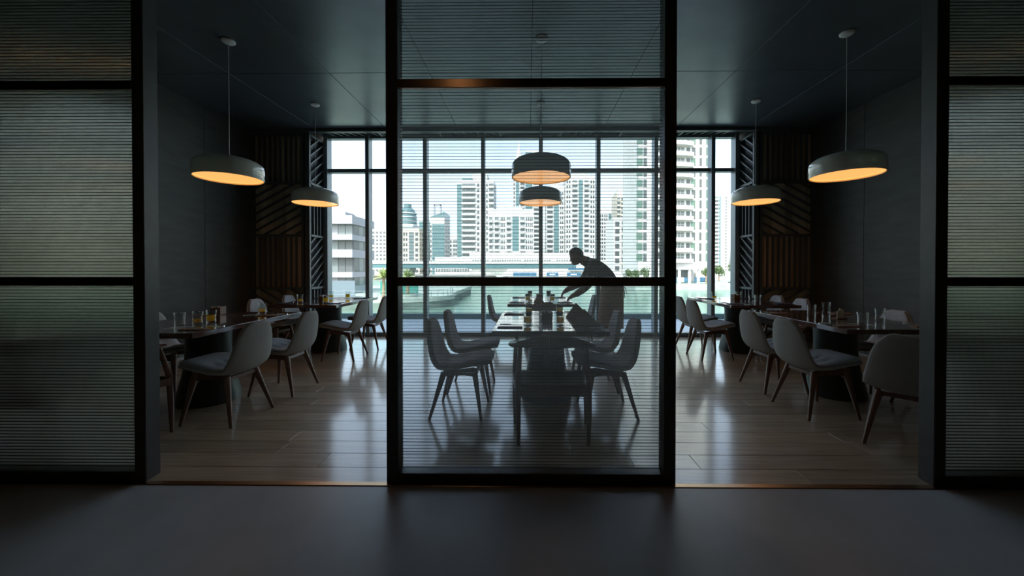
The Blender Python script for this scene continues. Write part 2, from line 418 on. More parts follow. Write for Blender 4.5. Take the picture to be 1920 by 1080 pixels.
# ---- window wall
wn = struct(thing('window_1', None, None))
MX = [-2.915, -1.865, -0.815, 0.232, 1.27, 2.305, 3.325]
ZT = 3.02
fr = MB()
mull = MB().bbox(-0.034, 0.034, YW0-0.04, YW1, 0.0, ZC+0.09, 0.003).mesh('mullion', 'aluminium')
for x in MX + [XW0+0.03, XW1-0.03]: put('mullion', mull, wn, (x, 0, 0))
ex = [XW0] + MX + [XW1]
for a, b in zip(ex[:-1], ex[1:]):
    MB().bbox(a+0.034, b-0.034, YW0, YW1, ZT-0.035, ZT+0.03, 0.003).build('transom', 'aluminium', wn)
    MB().bbox(a+0.034, b-0.034, YW0, YW1, 0.0, 0.07, 0.003).build('bottom_rail', 'aluminium', wn)
    MB().bbox(a+0.034, b-0.034, YW0, YW1, ZC+0.01, ZC+0.09, 0.003).build('top_rail', 'aluminium', wn)
    for z0, z1 in ((0.07, ZT-0.035), (ZT+0.03, ZC+0.01)):
        MB().box(a+0.034, b-0.034, YW1-0.045, YW1-0.037, z0, z1).build('pane', 'pane_glass', wn)

# ---- sliding mesh screens
def screen(label, x0, x1, dense, group):
    t = thing('mesh_screen', label, 'screen', ((x0+x1)/2, YP0, 0), 0, group)
    w2 = (x1-x0)/2; dp = YP1-YP0; fw = 0.068; top = ZC-0.01
    st = MB().bbox(-fw/2, fw/2, 0, dp, 0.0, top, 0.004).mesh('stile', 'frame_black')
    for sx in (-1, 1): put('stile', st, t, (sx*(w2-fw/2), 0, 0))
    rl = MB().bbox(-w2+fw, w2-fw, 0, dp, 0, 0.055, 0.004).mesh('frame_rail', 'frame_black')
    for z in (0.0, top-0.055): put('frame_rail', rl, t, (0, 0, z))
    br = MB().bbox(-w2+fw-0.004, w2-fw+0.004, -0.004, 0.022, -0.026, 0.026, 0.003).mesh('cross_bar', 'bronze')
    for z in (1.17, 2.31): put('cross_bar', br, t, (0, 0, z))
    MB().box(-w2+fw, w2-fw, dp*0.62, dp*0.62+0.006, 0.055, top-0.055).build('glass', 'screen_glass_dense' if dense else 'screen_glass', t)
    wr = MB(); z = 0.07; yy = dp*0.45
    while z < top-0.06:
        hh = 0.0016 if dense else 0.0008
        wr.box(-w2+fw, w2-fw, yy-0.002, yy+0.002, z-hh, z+hh); z += 0.0187
    o = wr.build('weft_wire', 'wire', t); o['kind'] = 'stuff'
    wr = MB(); x = -w2+fw+0.004; r = 0.0011 if dense else 0.00045; ps = 0.0033 if dense else 0.0064
    while x < w2-fw:
        wr.loft([[(x+r*math.cos(2*PI*k/8), yy+0.004+r*math.sin(2*PI*k/8), z) for k in range(8)] for z in (0.055, top-0.055)], caps=False); x += ps
    o = wr.build('warp_wire', 'wire_bright', t, 'all'); o['kind'] = 'stuff'
    return t
screen('black framed woven mesh screen standing in the middle before the centre table', -0.822, 0.852, False, 'sliding mesh screens')
screen('black framed mesh screen closing the left side before the left front table', XL+0.02, -2.235, True, 'sliding mesh screens')
screen('black framed mesh screen closing the right side before the right front table', 2.325, XR-0.02, True, 'sliding mesh screens')

# ---- recessed downlights of the passage behind the camera
dl = None
for k, (x, y) in enumerate(((-2.9, -0.9), (-0.855, -0.37), (2.8, -0.9))):
    t = thing('recessed_downlight', ['warm recessed downlight in the passage ceiling, left one', 'warm recessed downlight in the passage ceiling, middle one', 'warm recessed downlight in the passage ceiling, right one'][k], 'light', (x, y, ZC), 0, 'passage downlights')
    MB().lathe([(0.075, 0.014), (0.075, -0.004), (0.055, -0.004), (0.055, 0.012)], 20).build('trim_ring', 'canopy_white', t, True)
    MB().lathe([(0.052, 0.002), (0.052, 0.006)], 20).build('diffuser', 'downlight_glow', t)

# ================================================================== furniture
# ---- upholstered shell chair (faces local +y, origin on the floor under the seat)
PROF = [(0.285, 0.474), (0.205, 0.474), (0.09, 0.450), (-0.045, 0.414), (-0.150, 0.410), (-0.210, 0.470), (-0.236, 0.565), (-0.250, 0.685), (-0.262, 0.808)]
WID = [(0.180,), (0.220,), (0.232,), (0.230,), (0.224,), (0.216,), (0.200,), (0.172,), (0.122,)]
LIFT = [(0.0,), (0.004,), (0.012,), (0.026,), (0.042,), (0.050,), (0.044,), (0.030,), (0.012,)]
def shell_point(u, v, inset=1.0, off=0.0):
    y, z = spline(PROF, v); a, b = spline(PROF, min(v+0.01, 1)), spline(PROF, max(v-0.01, 0))
    ty, tz = a[0]-b[0], a[1]-b[1]; L = math.hypot(ty, tz); ny, nz = tz/L, -ty/L       # inner normal: up on the seat, forward on the back
    if nz < 0 and v < 0.5: ny, nz = -ny, -nz
    wd = spline(WID, v)[0]; lf = spline(LIFT, v)[0]
    e = 1.0
    if v > 0.90: e = math.sqrt(max(0.0, 1-((v-0.90)/0.10)**2*0.72))
    if v < 0.07: e = math.sqrt(max(0.0, 1-((0.07-v)/0.07)**2*0.35))
    x = u*wd*e*inset; h = lf*abs(u*inset)**2.4+off
    return (x, y+ny*h, z+nz*h)
def chair_meshes():
    nu, nv = 12, 30
    b = MB(); vs = [shell_point(-1+2*i/nu, j/nv) for j in range(nv+1) for i in range(nu+1)]
    fs = [(j*(nu+1)+i, j*(nu+1)+i+1, (j+1)*(nu+1)+i+1, (j+1)*(nu+1)+i) for j in range(nv) for i in range(nu)]
    b.add(vs, fs); me = b.mesh('shell', 'grey_fabric', 'all')
    # which side is outside: find the sign so that the thickness grows away from the sitter
    up = sum(p.normal.z for p in me.polygons if p.center.z < 0.5)
    sh = baked(me, [('SOLIDIFY', dict(thickness=0.027, offset=-1 if up > 0 else 1, use_rim=True)), ('SUBSURF', dict(levels=1, render_levels=1))], 'shell')
    nu, nv = 16, 36; vs = []
    BT = [(-0.45, 0.30), (0.0, 0.30), (0.45, 0.30), (-0.45, 0.47), (0.0, 0.47), (0.45, 0.47), (-0.42, 0.66), (0.42, 0.66), (0.0, 0.66)]
    for j in range(nv+1):
        for i in range(nu+1):
            u, v = -1+2*i/nu, 0.015+0.965*j/nv
            dmp = sum(math.exp(-(((u-a)*0.24)**2+((v-c)*0.85)**2)/0.0009) for a, c in BT)
            vs.append(shell_point(u, v, 0.90, 0.020*(1-abs(u)**6)*(1-abs(2*v-1)**14)-0.021*min(dmp, 1)))
    fs = [(j*(nu+1)+i, j*(nu+1)+i+1, (j+1)*(nu+1)+i+1, (j+1)*(nu+1)+i) for j in range(nv) for i in range(nu)]
    b = MB(); b.add(vs, fs); me = b.mesh('pad', 'pad_fabric', 'all')
    pad = baked(me, [('SOLIDIFY', dict(thickness=0.012, offset=-1 if up > 0 else 1, use_rim=True))], 'pad')
    btn = MB()
    return sh, pad, [shell_point(a, c, 0.90, 0.004) for a, c in BT]
SH, PAD, BTN = chair_meshes()
def leg_mesh(foot, top, r0=0.0115, r1=0.024):
    f, t = Vector(foot), Vector(top)
    return MB().tube([f, f.lerp(t, 0.5), f.lerp(t, 0.85), t], [r0, (r0+r1)/2, r1, r1*1.1], 10).mesh('leg', 'walnut', True)
ch0 = thing('shell_chair', 'chair', 'chair')
put('shell', SH, ch0); pad0 = put('pad', PAD, ch0)
bme = MB().lathe([(0.0015, 0.006), (0.008, 0.0045), (0.0105, 0.0), (0.008, -0.004)], 10).mesh('button', 'button_fabric', True)
for k, p in enumerate(BTN):
    o = put('button', bme, pad0, p)
    if p[1] < -0.12: o.rotation_euler = (math.radians(-62), 0, 0)
LEGS = [((-0.215, -0.215, 0), (-0.140, -0.110, 0.375)), ((0.215, -0.215, 0), (0.140, -0.110, 0.375)), ((-0.215, 0.215, 0), (-0.145, 0.145, 0.41)), ((0.215, 0.215, 0), (0.145, 0.145, 0.41))]
for a, b in LEGS: put('leg', leg_mesh(a, b), ch0)
uf = MB()
for sx in (-1, 1):
    x = sx*0.146
    uf.prism([(-0.135, 0.318), (-0.10, 0.342), (-0.02, 0.352), (0.07, 0.355), (0.13, 0.345), (0.17, 0.322), (0.165, 0.40), (0.14, 0.418), (-0.12, 0.378)], 0, x-0.013, x+0.013)
for y_ in (-0.115, 0.148): uf.prism([(-0.145, 0.328), (-0.11, 0.344), (0.11, 0.344), (0.145, 0.328), (0.145, 0.372), (-0.145, 0.372)], 1, y_-0.013, y_+0.013)
uf.build('underframe', 'walnut', ch0)

# ---- wooden armchair with a curved crest rail
def make_armchair():
    t = thing('armchair', 'armchair', 'chair')
    path = [(-0.255, 0.16, 0.668), (-0.292, 0.05, 0.672), (-0.288, -0.07, 0.685), (-0.225, -0.175, 0.715), (-0.11, -0.228, 0.735), (0, -0.242, 0.742),
            (0.11, -0.228, 0.735), (0.225, -0.175, 0.715), (0.288, -0.07, 0.685), (0.292, 0.05, 0.672), (0.255, 0.16, 0.668)]
    sec = [(0.062, 0.026), (0.072, 0.030), (0.056, 0.036), (0.034, 0.052), (0.022, 0.080), (0.020, 0.098), (0.022, 0.080), (0.034, 0.052), (0.056, 0.036), (0.072, 0.030), (0.062, 0.026)]   # width, height
    rings = []; N = 48
    for k in range(N+1):
        u = k/N; p = Vector(spline(path, u)); d = (Vector(spline(path, min(u+0.01, 1)))-Vector(spline(path, max(u-0.01, 0)))); d.z = 0; d.normalize()
        n = Vector((d.y, -d.x, 0)); wd, hh = spline(sec, u)
        if k in (0, N): wd *= 0.5; hh *= 0.5
        rings.append([p+n*(math.cos(2*PI*q/12)*wd/2)+Vector((0, 0, math.sin(2*PI*q/12)*hh/2)) for q in range(12)])
    MB().loft(rings).build('crest_rail', 'walnut', t, 'all')
    for sx in (-1, 1):
        MB().tube([(sx*0.245, -0.19, 0), (sx*0.25, -0.185, 0.22), (sx*0.25, -0.175, 0.44), (sx*0.232, -0.165, 0.72)], [0.012, 0.019, 0.020, 0.013], 12).build('leg', 'walnut', t, True)
        MB().tube([(sx*0.285, 0.19, 0), (sx*0.284, 0.185, 0.22), (sx*0.282, 0.175, 0.44), (sx*0.278, 0.10, 0.67)], [0.012, 0.019, 0.021, 0.013], 12).build('leg', 'walnut', t, True)
        MB().bar((sx*0.25, -0.175, 0.395), (sx*0.282, 0.175, 0.395), 0.05, 0.022, (sx, 0, 0)).build('seat_rail', 'walnut', t)
    MB().bar((-0.25, -0.18, 0.375), (0.25, -0.18, 0.375), 0.055, 0.022, (0, -1, 0)).build('seat_rail', 'walnut', t)
    MB().bar((-0.28, 0.185, 0.395), (0.28, 0.185, 0.395), 0.05, 0.022, (0, 1, 0)).build('seat_rail', 'walnut', t)
    n = 10; vs = []
    for j in range(n+1):
        for i in range(n+1):
            a, b = -1+2*i/n, -1+2*j/n; x = a*(0.262 if b > 0 else 0.238+0.024*(b+1)); yy = b*0.178
            vs.append((x, yy, 0.435-0.022*(1-a*a)*(1-0.3*b*b)+0.006*b))
    sp = MB().add(vs, [(j*(n+1)+i, j*(n+1)+i+1, (j+1)*(n+1)+i+1, (j+1)*(n+1)+i) for j in range(n) for i in range(n)]).mesh('seat', 'black_leather', 'all')
    put('seat', baked(sp, [('SOLIDIFY', dict(thickness=0.035, offset=-1)), ('SUBSURF', dict(levels=1, render_levels=1))], 'seat'), t)
    return t
arm0 = make_armchair()

# ---- dining table
TW, TL, TH = 0.932, 1.36, 0.75
tb0 = thing('dining_table', 'table', 'table')
MB().bbox(-TW/2, TW/2, -TL/2, TL/2, TH-0.042, TH, 0.003).build('tabletop', 'table_top', tb0)
MB().bbox(-0.22, 0.22, -0.30, 0.30, TH-0.058, TH-0.042, 0.003).build('mounting_plate', 'pedestal_green', tb0)
MB().lathe([(0.180, TH-0.058), (0.174, 0.60), (0.172, 0.47), (0.178, 0.36), (0.20, 0.24), (0.232, 0.11), (0.247, 0.035), (0.247, 0.0)], 40).build('pedestal', 'pedestal_green', tb0, 50)
TABLES = {   # name: centre
    'left front': (-3.025, 3.455), 'left window': (-3.035, 5.58), 'middle front': (0.18, 3.58),
    'middle window': (0.182, 5.75), 'right front': (3.05, 3.68), 'right window': (3.17, 5.60)}
used_t = []
for k, (cx, cy) in TABLES.items():
    row_ = 'front' if 'front' in k else 'window'; side = k.split()[0]
    lab = {'left front': 'dark glossy dining table on a green pedestal nearest the left mesh screen',
           'left window': 'dark glossy dining table by the window in front of the left slatted panel',
           'middle front': 'dark glossy dining table seen through the middle screen, with armchair at its near end',
           'middle window': 'dark glossy dining table the bending waiter is laying',
           'right front': 'dark glossy dining table on a green pedestal nearest the right mesh screen',
           'right window': 'dark glossy dining table by the window in front of the right slatted panel'}[k]
    place(tb0, used_t, (cx, cy, 0), 0, lab, 'dining tables')

used_c = []
E, W_, N_ = -PI/2, PI/2, 0.0          # facing +x, -x, +y
CH = [  # x, y, facing, label
    (-0.59, 3.21, E-0.03, 'grey tufted shell chair on the left of the middle front table, nearer one'),
    (-0.585, 3.83, E, 'grey tufted shell chair on the left of the middle front table, further one'),
    (0.68, 3.21, W_+0.03, 'grey tufted shell chair on the right of the middle front table, nearer one'),
    (0.685, 3.86, W_, 'grey tufted shell chair on the right of the middle front table, further one'),
    (-0.375, 5.96, E, 'grey shell chair on the left of the middle window table'),
    (0.835, 6.05, W_, 'grey shell chair between the middle window table and the waiter'),
    (0.22, 5.00, N_, 'dark backed shell chair at the near end of the middle window table'),
    (-2.51, 3.06, W_-0.07, 'grey shell chair on the aisle side of the left front table, nearest the screen'),
    (-2.49, 3.74, W_, 'grey shell chair on the aisle side of the left front table, nearer the window'),
    (-2.53, 5.07, W_, 'grey shell chair on the aisle side of the left window table, nearer the camera'),
    (-2.49, 5.77, W_, 'grey shell chair on the aisle side of the left window table, close to the glass'),
    (-3.55, 3.02, E, 'grey shell chair on the wall side of the left front table, behind the left screen'),
    (-3.565, 3.66, E, 'grey tufted shell chair on the wall side of the left front table, beside the armchair'),
    (-3.62, 5.18, E, 'pale shell chair on the wall side of the left window table, nearer the camera'),
    (-3.63, 5.91, E, 'pale shell chair on the wall side of the left window table, by the slatted panel'),
    (2.50, 3.24, E+0.04, 'grey shell chair on the aisle side of the right front table, nearest the screen'),
    (2.545, 3.85, E, 'grey shell chair on the aisle side of the right front table, nearer the window'),
    (2.69, 2.63, -PI/4, 'grey shell chair turned at the near corner of the right front table'),
    (2.53, 5.16, E+0.05, 'grey shell chair on the aisle side of the right window table, nearer the camera'),
    (2.60, 5.75, E, 'grey shell chair on the aisle side of the right window table, close to the glass'),
    (3.69, 5.33, W_, 'pale shell chair on the wall side of the right window table, nearer the camera'),
    (3.74, 5.92, W_, 'pale shell chair on the wall side of the right window table, by the slatted panel'),
    (3.595, 3.87, W_, 'grey shell chair on the wall side of the right front table, nearer the window'),
    (3.58, 3.22, W_, 'grey shell chair on the wall side of the right front table, behind the right screen')]
for x, y, r, lab in CH: place(ch0, used_c, (x, y, 0), r, lab, 'upholstered shell chairs')
used_a = []
place(arm0, used_a, (0.18, 2.765, 0), 0.0, 'walnut armchair with curved crest rail at the near end of the middle front table', 'walnut armchairs')
place(arm0, used_a, (-2.995, 2.575, 0), 0.0, 'walnut armchair half hidden behind the left mesh screen', 'walnut armchairs')

# ---- pendant lamps
def make_pendant():
    t = thing('pendant_lamp', 'lamp', 'pendant lamp')          # origin at the ceiling
    zr = 2.168-ZC; h = 0.205; R = 0.302
    out = [(R-0.004, 0), (R, 0.004), (R, 0.115)]
    for k in range(1, 9):
        a = k/8*PI/2; out.append((R-0.19+0.19*math.cos(a), 0.115+0.098*math.sin(a)))
    out += [(R-0.22, 0.217), (0.06, 0.222), (0.012, 0.223)]
    inn = [(r-0.006 if r > 0.02 else 0.012, z-0.006 if z > 0.006 else z) for r, z in out]
    MB().lathe([(r, z+zr) for r, z in out]+[(r, z+zr) for r, z in reversed(inn)], 64, caps=False).build('shade', 'shade_enamel', t, 45)
    MB().lathe([(R-0.012, zr+0.012), (R-0.012, zr+0.020)], 64).build('diffuser', 'lamp_diffuser', t, 30)
    MB().lathe([(0.012, zr+0.218), (0.016, zr+0.225), (0.012, zr+0.250), (0.004, zr+0.254)], 14).build('stem', 'canopy_white', t, True)
    MB().tube([(0, 0, zr+0.253), (0.001, 0, zr/2), (0, 0, -0.022)], 0.0032, 8).build('cord', 'canopy_white', t, True)
    MB().lathe([(0.055, 0.0), (0.062, -0.006), (0.060, -0.018), (0.046, -0.028), (0.008, -0.030)], 28).build('ceiling_rose', 'canopy_white', t, 50)
    return t
pd0 = make_pendant(); used_p = []
for x, y, lab in ((-3.085, 3.78, 'grey enamel pendant lamp with amber glow over the left front table'), (-3.045, 5.25, 'grey enamel pendant lamp with amber glow over the left window table'),
                  (0.135, 3.77, 'grey enamel pendant lamp seen through the middle screen, larger and nearer'), (0.175, 5.24, 'grey enamel pendant lamp seen through the middle screen, lower and further'),
                  (3.17, 3.71, 'grey enamel pendant lamp with amber glow over the right front table'), (3.19, 5.20, 'grey enamel pendant lamp with amber glow over the right window table')):
    place(pd0, used_p, (x, y, ZC), 0, lab, 'drum pendant lamps')

# ================================================================== things on the tables (table top at TH)
def make_tumbler(drink):
    t = thing('tumbler', 'glass', 'glass')
    out = [(0.030, 0.0), (0.036, 0.004), (0.0375, 0.02), (0.035, 0.045), (0.0365, 0.075), (0.042, 0.118)]
    inn = [(0.0395, 0.118), (0.034, 0.075), (0.0325, 0.045), (0.033, 0.022), (0.012, 0.016), (0.001, 0.016)]
    MB().lathe(out+inn, 24, caps=False).build('glass_body', 'tumbler_glass', t, 60)
    MB().lathe([(0.030, 0.0005), (0.034, 0.012), (0.001, 0.014)], 24).build('glass_foot', 'tumbler_glass', t, 60)
    if drink: MB().lathe([(0.001, 0.0175), (0.0315, 0.0235), (0.031, 0.045), (0.032, drink), (0.001, drink)], 24, caps=False).build('drink', 'amber_drink', t, 60)
    return t
def make_knife():
    t = thing('table_knife', 'knife', 'knife')
    MB().loft([[(-0.0055, -0.11, 0.001), (0.0055, -0.11, 0.001), (0.0055, -0.11, 0.006), (-0.0055, -0.11, 0.006)], [(-0.0075, -0.06, 0.0), (0.0075, -0.06, 0.0), (0.0075, -0.06, 0.008), (-0.0075, -0.06, 0.008)], [(-0.005, -0.005, 0.001), (0.005, -0.005, 0.001), (0.005, -0.005, 0.006), (-0.005, -0.005, 0.006)]]).build('handle', 'steel', t)
    MB().loft([[(-0.006, -0.004, 0.002), (0.006, -0.004, 0.002), (0.006, -0.004, 0.0042), (-0.006, -0.004, 0.0042)], [(-0.009, 0.06, 0.002), (0.009, 0.06, 0.002), (0.009, 0.06, 0.0035), (-0.009, 0.06, 0.0035)], [(-0.008, 0.10, 0.002), (0.003, 0.10, 0.002), (0.003, 0.10, 0.003), (-0.008, 0.10, 0.003)], [(-0.006, 0.112, 0.002), (-0.004, 0.112, 0.002), (-0.004, 0.112, 0.003), (-0.006, 0.112, 0.003)]]).build('blade', 'steel', t)
    return t
def make_fork():
    t = thing('table_fork', 'fork', 'fork')
    MB().loft([[(-0.006, -0.10, 0.001), (0.006, -0.10, 0.001), (0.006, -0.10, 0.004), (-0.006, -0.10, 0.004)], [(-0.003, 0.0, 0.004), (0.003, 0.0, 0.004), (0.003, 0.0, 0.008), (-0.003, 0.0, 0.008)], [(-0.003, 0.04, 0.005), (0.003, 0.04, 0.005), (0.003, 0.04, 0.009), (-0.003, 0.04, 0.009)], [(-0.011, 0.055, 0.002), (0.011, 0.055, 0.002), (0.011, 0.055, 0.006), (-0.011, 0.055, 0.006)]]).build('handle', 'steel', t)
    tine = MB().loft([[(-0.0016, 0.054, 0.003), (0.0016, 0.054, 0.003), (0.0016, 0.054, 0.006), (-0.0016, 0.054, 0.006)], [(-0.001, 0.10, 0.006), (0.001, 0.10, 0.006), (0.001, 0.10, 0.009), (-0.001, 0.10, 0.009)]]).mesh('tine', 'steel')
    for k in range(4): put('tine', tine, t, (-0.009+0.006*k, 0, 0))
    return t
def make_napkin(colour):
    t = thing('folded_napkin', 'napkin', 'napkin')
    for k, (a, b) in enumerate(((0.0, 0.003), (0.0032, 0.006), (0.0062, 0.009))):
        MB().bbox(-0.032+0.002*k, 0.032-0.002*k, -0.105, 0.105-0.004*k, a, b, 0.001).build('fold', colour, t)
    return t
def make_tent():
    """pyramid-folded napkin: two sloping leaves meeting on a ridge that falls to the back"""
    t = thing('pyramid_napkin', 'napkin', 'napkin')
    A, L, R, B, K = (-0.01, -0.05, 0.142), (-0.118, -0.075, 0.0), (0.135, -0.06, 0.0), (0.01, 0.12, 0.0), (0.0, -0.03, 0.0)
    for tri, nm in (((L, A, B), 'leaf'), ((A, R, B), 'leaf')):
        me = MB().add(tri, [(0, 1, 2)]).mesh('leaf', 'napkin_brown')
        put(nm, baked(me, [('SOLIDIFY', dict(thickness=0.003, offset=0))], 'leaf'), t, (0, 0, 0.0015))
    me = MB().add((L, K, A, R), [(0, 1, 2), (1, 3, 2)]).mesh('leaf', 'napkin_brown')
    put('front_fold', baked(me, [('SOLIDIFY', dict(thickness=0.003, offset=0))], 'leaf'), t, (0, 0, 0.0015))
    return t
def make_holder():
    t = thing('condiment_box', 'box', 'box')
    b = MB(); w2, h = 0.045, 0.09
    MB().bbox(-w2, w2, -w2, w2, 0, 0.008, 0.001).build('base', 'holder_wood', t)
    for sx in (-1, 1):
        MB().bbox(sx*w2-0.004, sx*w2+0.004, -w2, w2, 0.008, h, 0.001).build('side_panel', 'holder_wood', t)
        MB().bbox(-w2+0.0045, w2-0.0045, sx*w2-0.004, sx*w2+0.004, 0.008, h-0.012 if sx < 0 else h, 0.001).build('side_panel', 'holder_wood', t)
    return t
def make_card():
    t = thing('menu_holder', 'holder', 'menu holder')
    MB().bbox(-0.055, 0.055, -0.03, 0.03, 0, 0.01, 0.001).build('base', 'holder_wood', t)
    MB().prism([(-0.05, 0.01), (0.0, 0.01), (0.0, 0.092), (-0.05, 0.078)], 1, -0.022, -0.017).build('leaf', 'card_cream', t)
    MB().prism([(-0.004, 0.01), (0.05, 0.01), (0.05, 0.086), (-0.004, 0.105)], 1, 0.0, 0.005).build('leaf', 'card_cream', t)
    return t
def make_shaker(dark):
    t = thing('shaker', 'shaker', 'shaker')
    MB().lathe([(0.013, 0.0), (0.015, 0.004), (0.015, 0.04), (0.012, 0.055), (0.008, 0.066)], 16).build('body', 'shaker_dark' if dark else 'shaker_white', t, 50)
    MB().lathe([(0.0105, 0.062), (0.0105, 0.076), (0.006, 0.084), (0.001, 0.085)], 16).build('cap', 'steel', t, 50)
    return t
PROTO = {'tumbler': (make_tumbler(0), []), 'amber': (make_tumbler(0.074), []), 'amberlow': (make_tumbler(0.052), []), 'knife': (make_knife(), []), 'fork': (make_fork(), []),
         'navy': (make_napkin('napkin_navy'), []), 'brown': (make_napkin('napkin_brown'), []), 'tent': (make_tent(), []), 'holder': (make_holder(), []), 'card': (make_card(), []),
         'white': (make_shaker(False), []), 'dark': (make_shaker(True), [])}
WORDS = {'tumbler': 'clear glass tumbler', 'amber': 'glass tumbler with amber drink', 'amberlow': 'tumbler with little amber drink', 'knife': 'steel knife', 'fork': 'steel fork', 'navy': 'dark flat folded napkin',
         'brown': 'brown flat folded napkin', 'tent': 'brown pyramid-folded napkin', 'holder': 'open wooden condiment box', 'card': 'cream two-leaf menu holder', 'white': 'white shaker with steel cap', 'dark': 'dark shaker with steel cap'}
GRP = {'tumbler': 'tumblers', 'amber': 'tumblers', 'amberlow': 'tumblers', 'knife': 'knives', 'fork': 'forks', 'navy': 'flat napkins', 'brown': 'flat napkins', 'tent': 'pyramid napkins', 'holder': 'condiment boxes', 'card': 'menu holders', 'white': 'shakers', 'dark': 'shakers'}
def lay(kind, table, dx, dy, rz, where, dz=0.0):
    cx, cy = TABLES[table]; p, u = PROTO[kind]
    return place(p, u, (cx+dx, cy+dy, TH+0.0005+dz), rz, f'{WORDS[kind]} {where} of the {table} table', f'{GRP[kind]} on the tables')
SEAT = {(-1, -1): 'near left place', (1, -1): 'near right place', (-1, 1): 'far left place', (1, 1): 'far right place'}
# glasses where they stand
GL = {'left front': {(1, -1): ('amberlow', 0.13, -0.26), (-1, -1): ('tumbler', 0.05, -0.345), (-1, 1): ('amber', 0.17, -0.17), (1, 1): ('amberlow', 0.13, 0.52)},
      'left window': {(1, -1): ('amber', 0.17, -0.40), (-1, -1): ('amberlow', -0.22, -0.36), (1, 1): ('amber', 0.13, 0.32), (-1, 1): ('amberlow', -0.16, 0.36)},
      'middle front': {(-1, -1): ('amber', -0.185, -0.38), (1, -1): ('amber', 0.10, -0.38), (-1, 1): ('amber', -0.17, 0.30), (1, 1): ('amber', 0.155, 0.32)},
      'middle window': {(-1, -1): ('amber', -0.185, -0.36), (1, -1): ('amber', 0.17, -0.38), (-1, 1): ('amber', -0.15, 0.34), (1, 1): ('tumbler', 0.16, 0.36)},
      'right front': {(-1, -1): ('tumbler', -0.18, -0.50), (1, -1): ('tumbler', 0.26, -0.19), (-1, 1): ('tumbler', -0.12, 0.15), (1, 1): ('tumbler', 0.24, 0.41)},
      'right window': {(-1, -1): ('tumbler', -0.06, -0.46), (1, -1): ('tumbler', 0.07, -0.38), (-1, 1): ('amberlow', -0.22, 0.26), (1, 1): ('tumbler', 0.22, 0.36)}}
for tname in TABLES:
    for (sx, sy), seat in SEAT.items():
        g, gx, gy = GL[tname][(sx, sy)]
        lay(g, tname, gx, gy, 0, f'at the {seat}')
        jx = random.uniform(-0.01, 0.01); jr = random.uniform(-0.05, 0.05)
        tent = tname == 'middle front' and sx == 1
        if tent:
            lay('tent', tname, 0.315, -0.34 if sy < 0 else 0.20, 0.0, f'at the {seat}')
        else:
            lay('navy' if tname not in ('left front', 'right front') else 'brown', tname, sx*0.335+jx, sy*0.36-0.06+(0.03 if sy > 0 else -0.10), PI/2+jr, f'at the {seat}')
        if not tent:
            lay('knife', tname, sx*0.32, sy*0.36+(0.13 if sy > 0 else 0.02), PI/2*sx+jr, f'at the {seat}')
            lay('fork', tname, sx*0.15-0.02*sx, sy*0.36+(0.05 if sy > 0 else -0.06), PI/2*sx*(-1)+0.5*sx+jr, f'at the {seat}')
        else:
            lay('knife', tname, 0.34, -0.515 if sy < 0 else 0.49, PI/2+0.04, f'at the {seat}')
            lay('fork', tname, 0.12, -0.47 if sy < 0 else 0.43, 0.5, f'at the {seat}')
lay('tent', 'middle window', -0.03, -0.40, 0.0, 'at the near end').scale = (0.62, 0.62, 0.78); 
for tname, (kind, dx, dy) in {'left window': ('holder', 0.0, -0.14), 'middle front': ('holder', -0.005, -0.12), 'middle window': ('holder', 0.0, 0.05), 'right window': ('holder', 0.03, 0.10), 'right front': ('card', 0.0, -0.05), 'left front': ('holder', -0.25, 0.40)}.items():
    lay(kind, tname, dx, dy, 0.15 if kind == 'card' else 0.1, 'near the centre')
    if kind == 'holder':
        lay('white', tname, dx-0.02, dy+0.015, 0, 'inside the condiment box', 0.0085); lay('dark', tname, dx+0.02, dy-0.015, 0, 'inside the condiment box', 0.0085)

# ================================================================== the waiter, bending over the middle window table
def skinned(verts, edges, root, name, mats, matfn, sub=2, extra=None, voxel=0.0065):
    me = bpy.data.meshes.new(name); me.from_pydata([v[:3] for v in verts], edges, [])
    o = bpy.data.objects.new('tmp', me); C.objects.link(o)
    sk = o.modifiers.new('skin', 'SKIN'); sk.use_smooth_shade = True
    for i, v in enumerate(verts):
        d = me.skin_vertices[0].data[i]; d.radius = (v[3], v[4] if len(v) > 4 else v[3]); d.use_root = (i == root)
    sb = o.modifiers.new('sub', 'SUBSURF'); sb.levels = sub; sb.render_levels = sub
    dg = bpy.context.evaluated_depsgraph_get(); dg.update()
    r = bpy.data.meshes.new_from_object(o.evaluated_get(dg)); r.name = name
    bpy.data.objects.remove(o)
    if extra:                                                      # melt the head into the body: one continuous surface
        bm = bmesh.new(); bm.from_mesh(r); bm.from_mesh(extra); bm.to_mesh(r); bm.free()
        r = baked(r, [('REMESH', dict(mode='VOXEL', voxel_size=voxel)), ('SMOOTH', dict(factor=0.5, iterations=3))], name)
    r.materials.clear()
    for k in mats: r.materials.append(M[k])
    for p in r.polygons: p.material_index = matfn(p.center); p.use_smooth = True
    return r
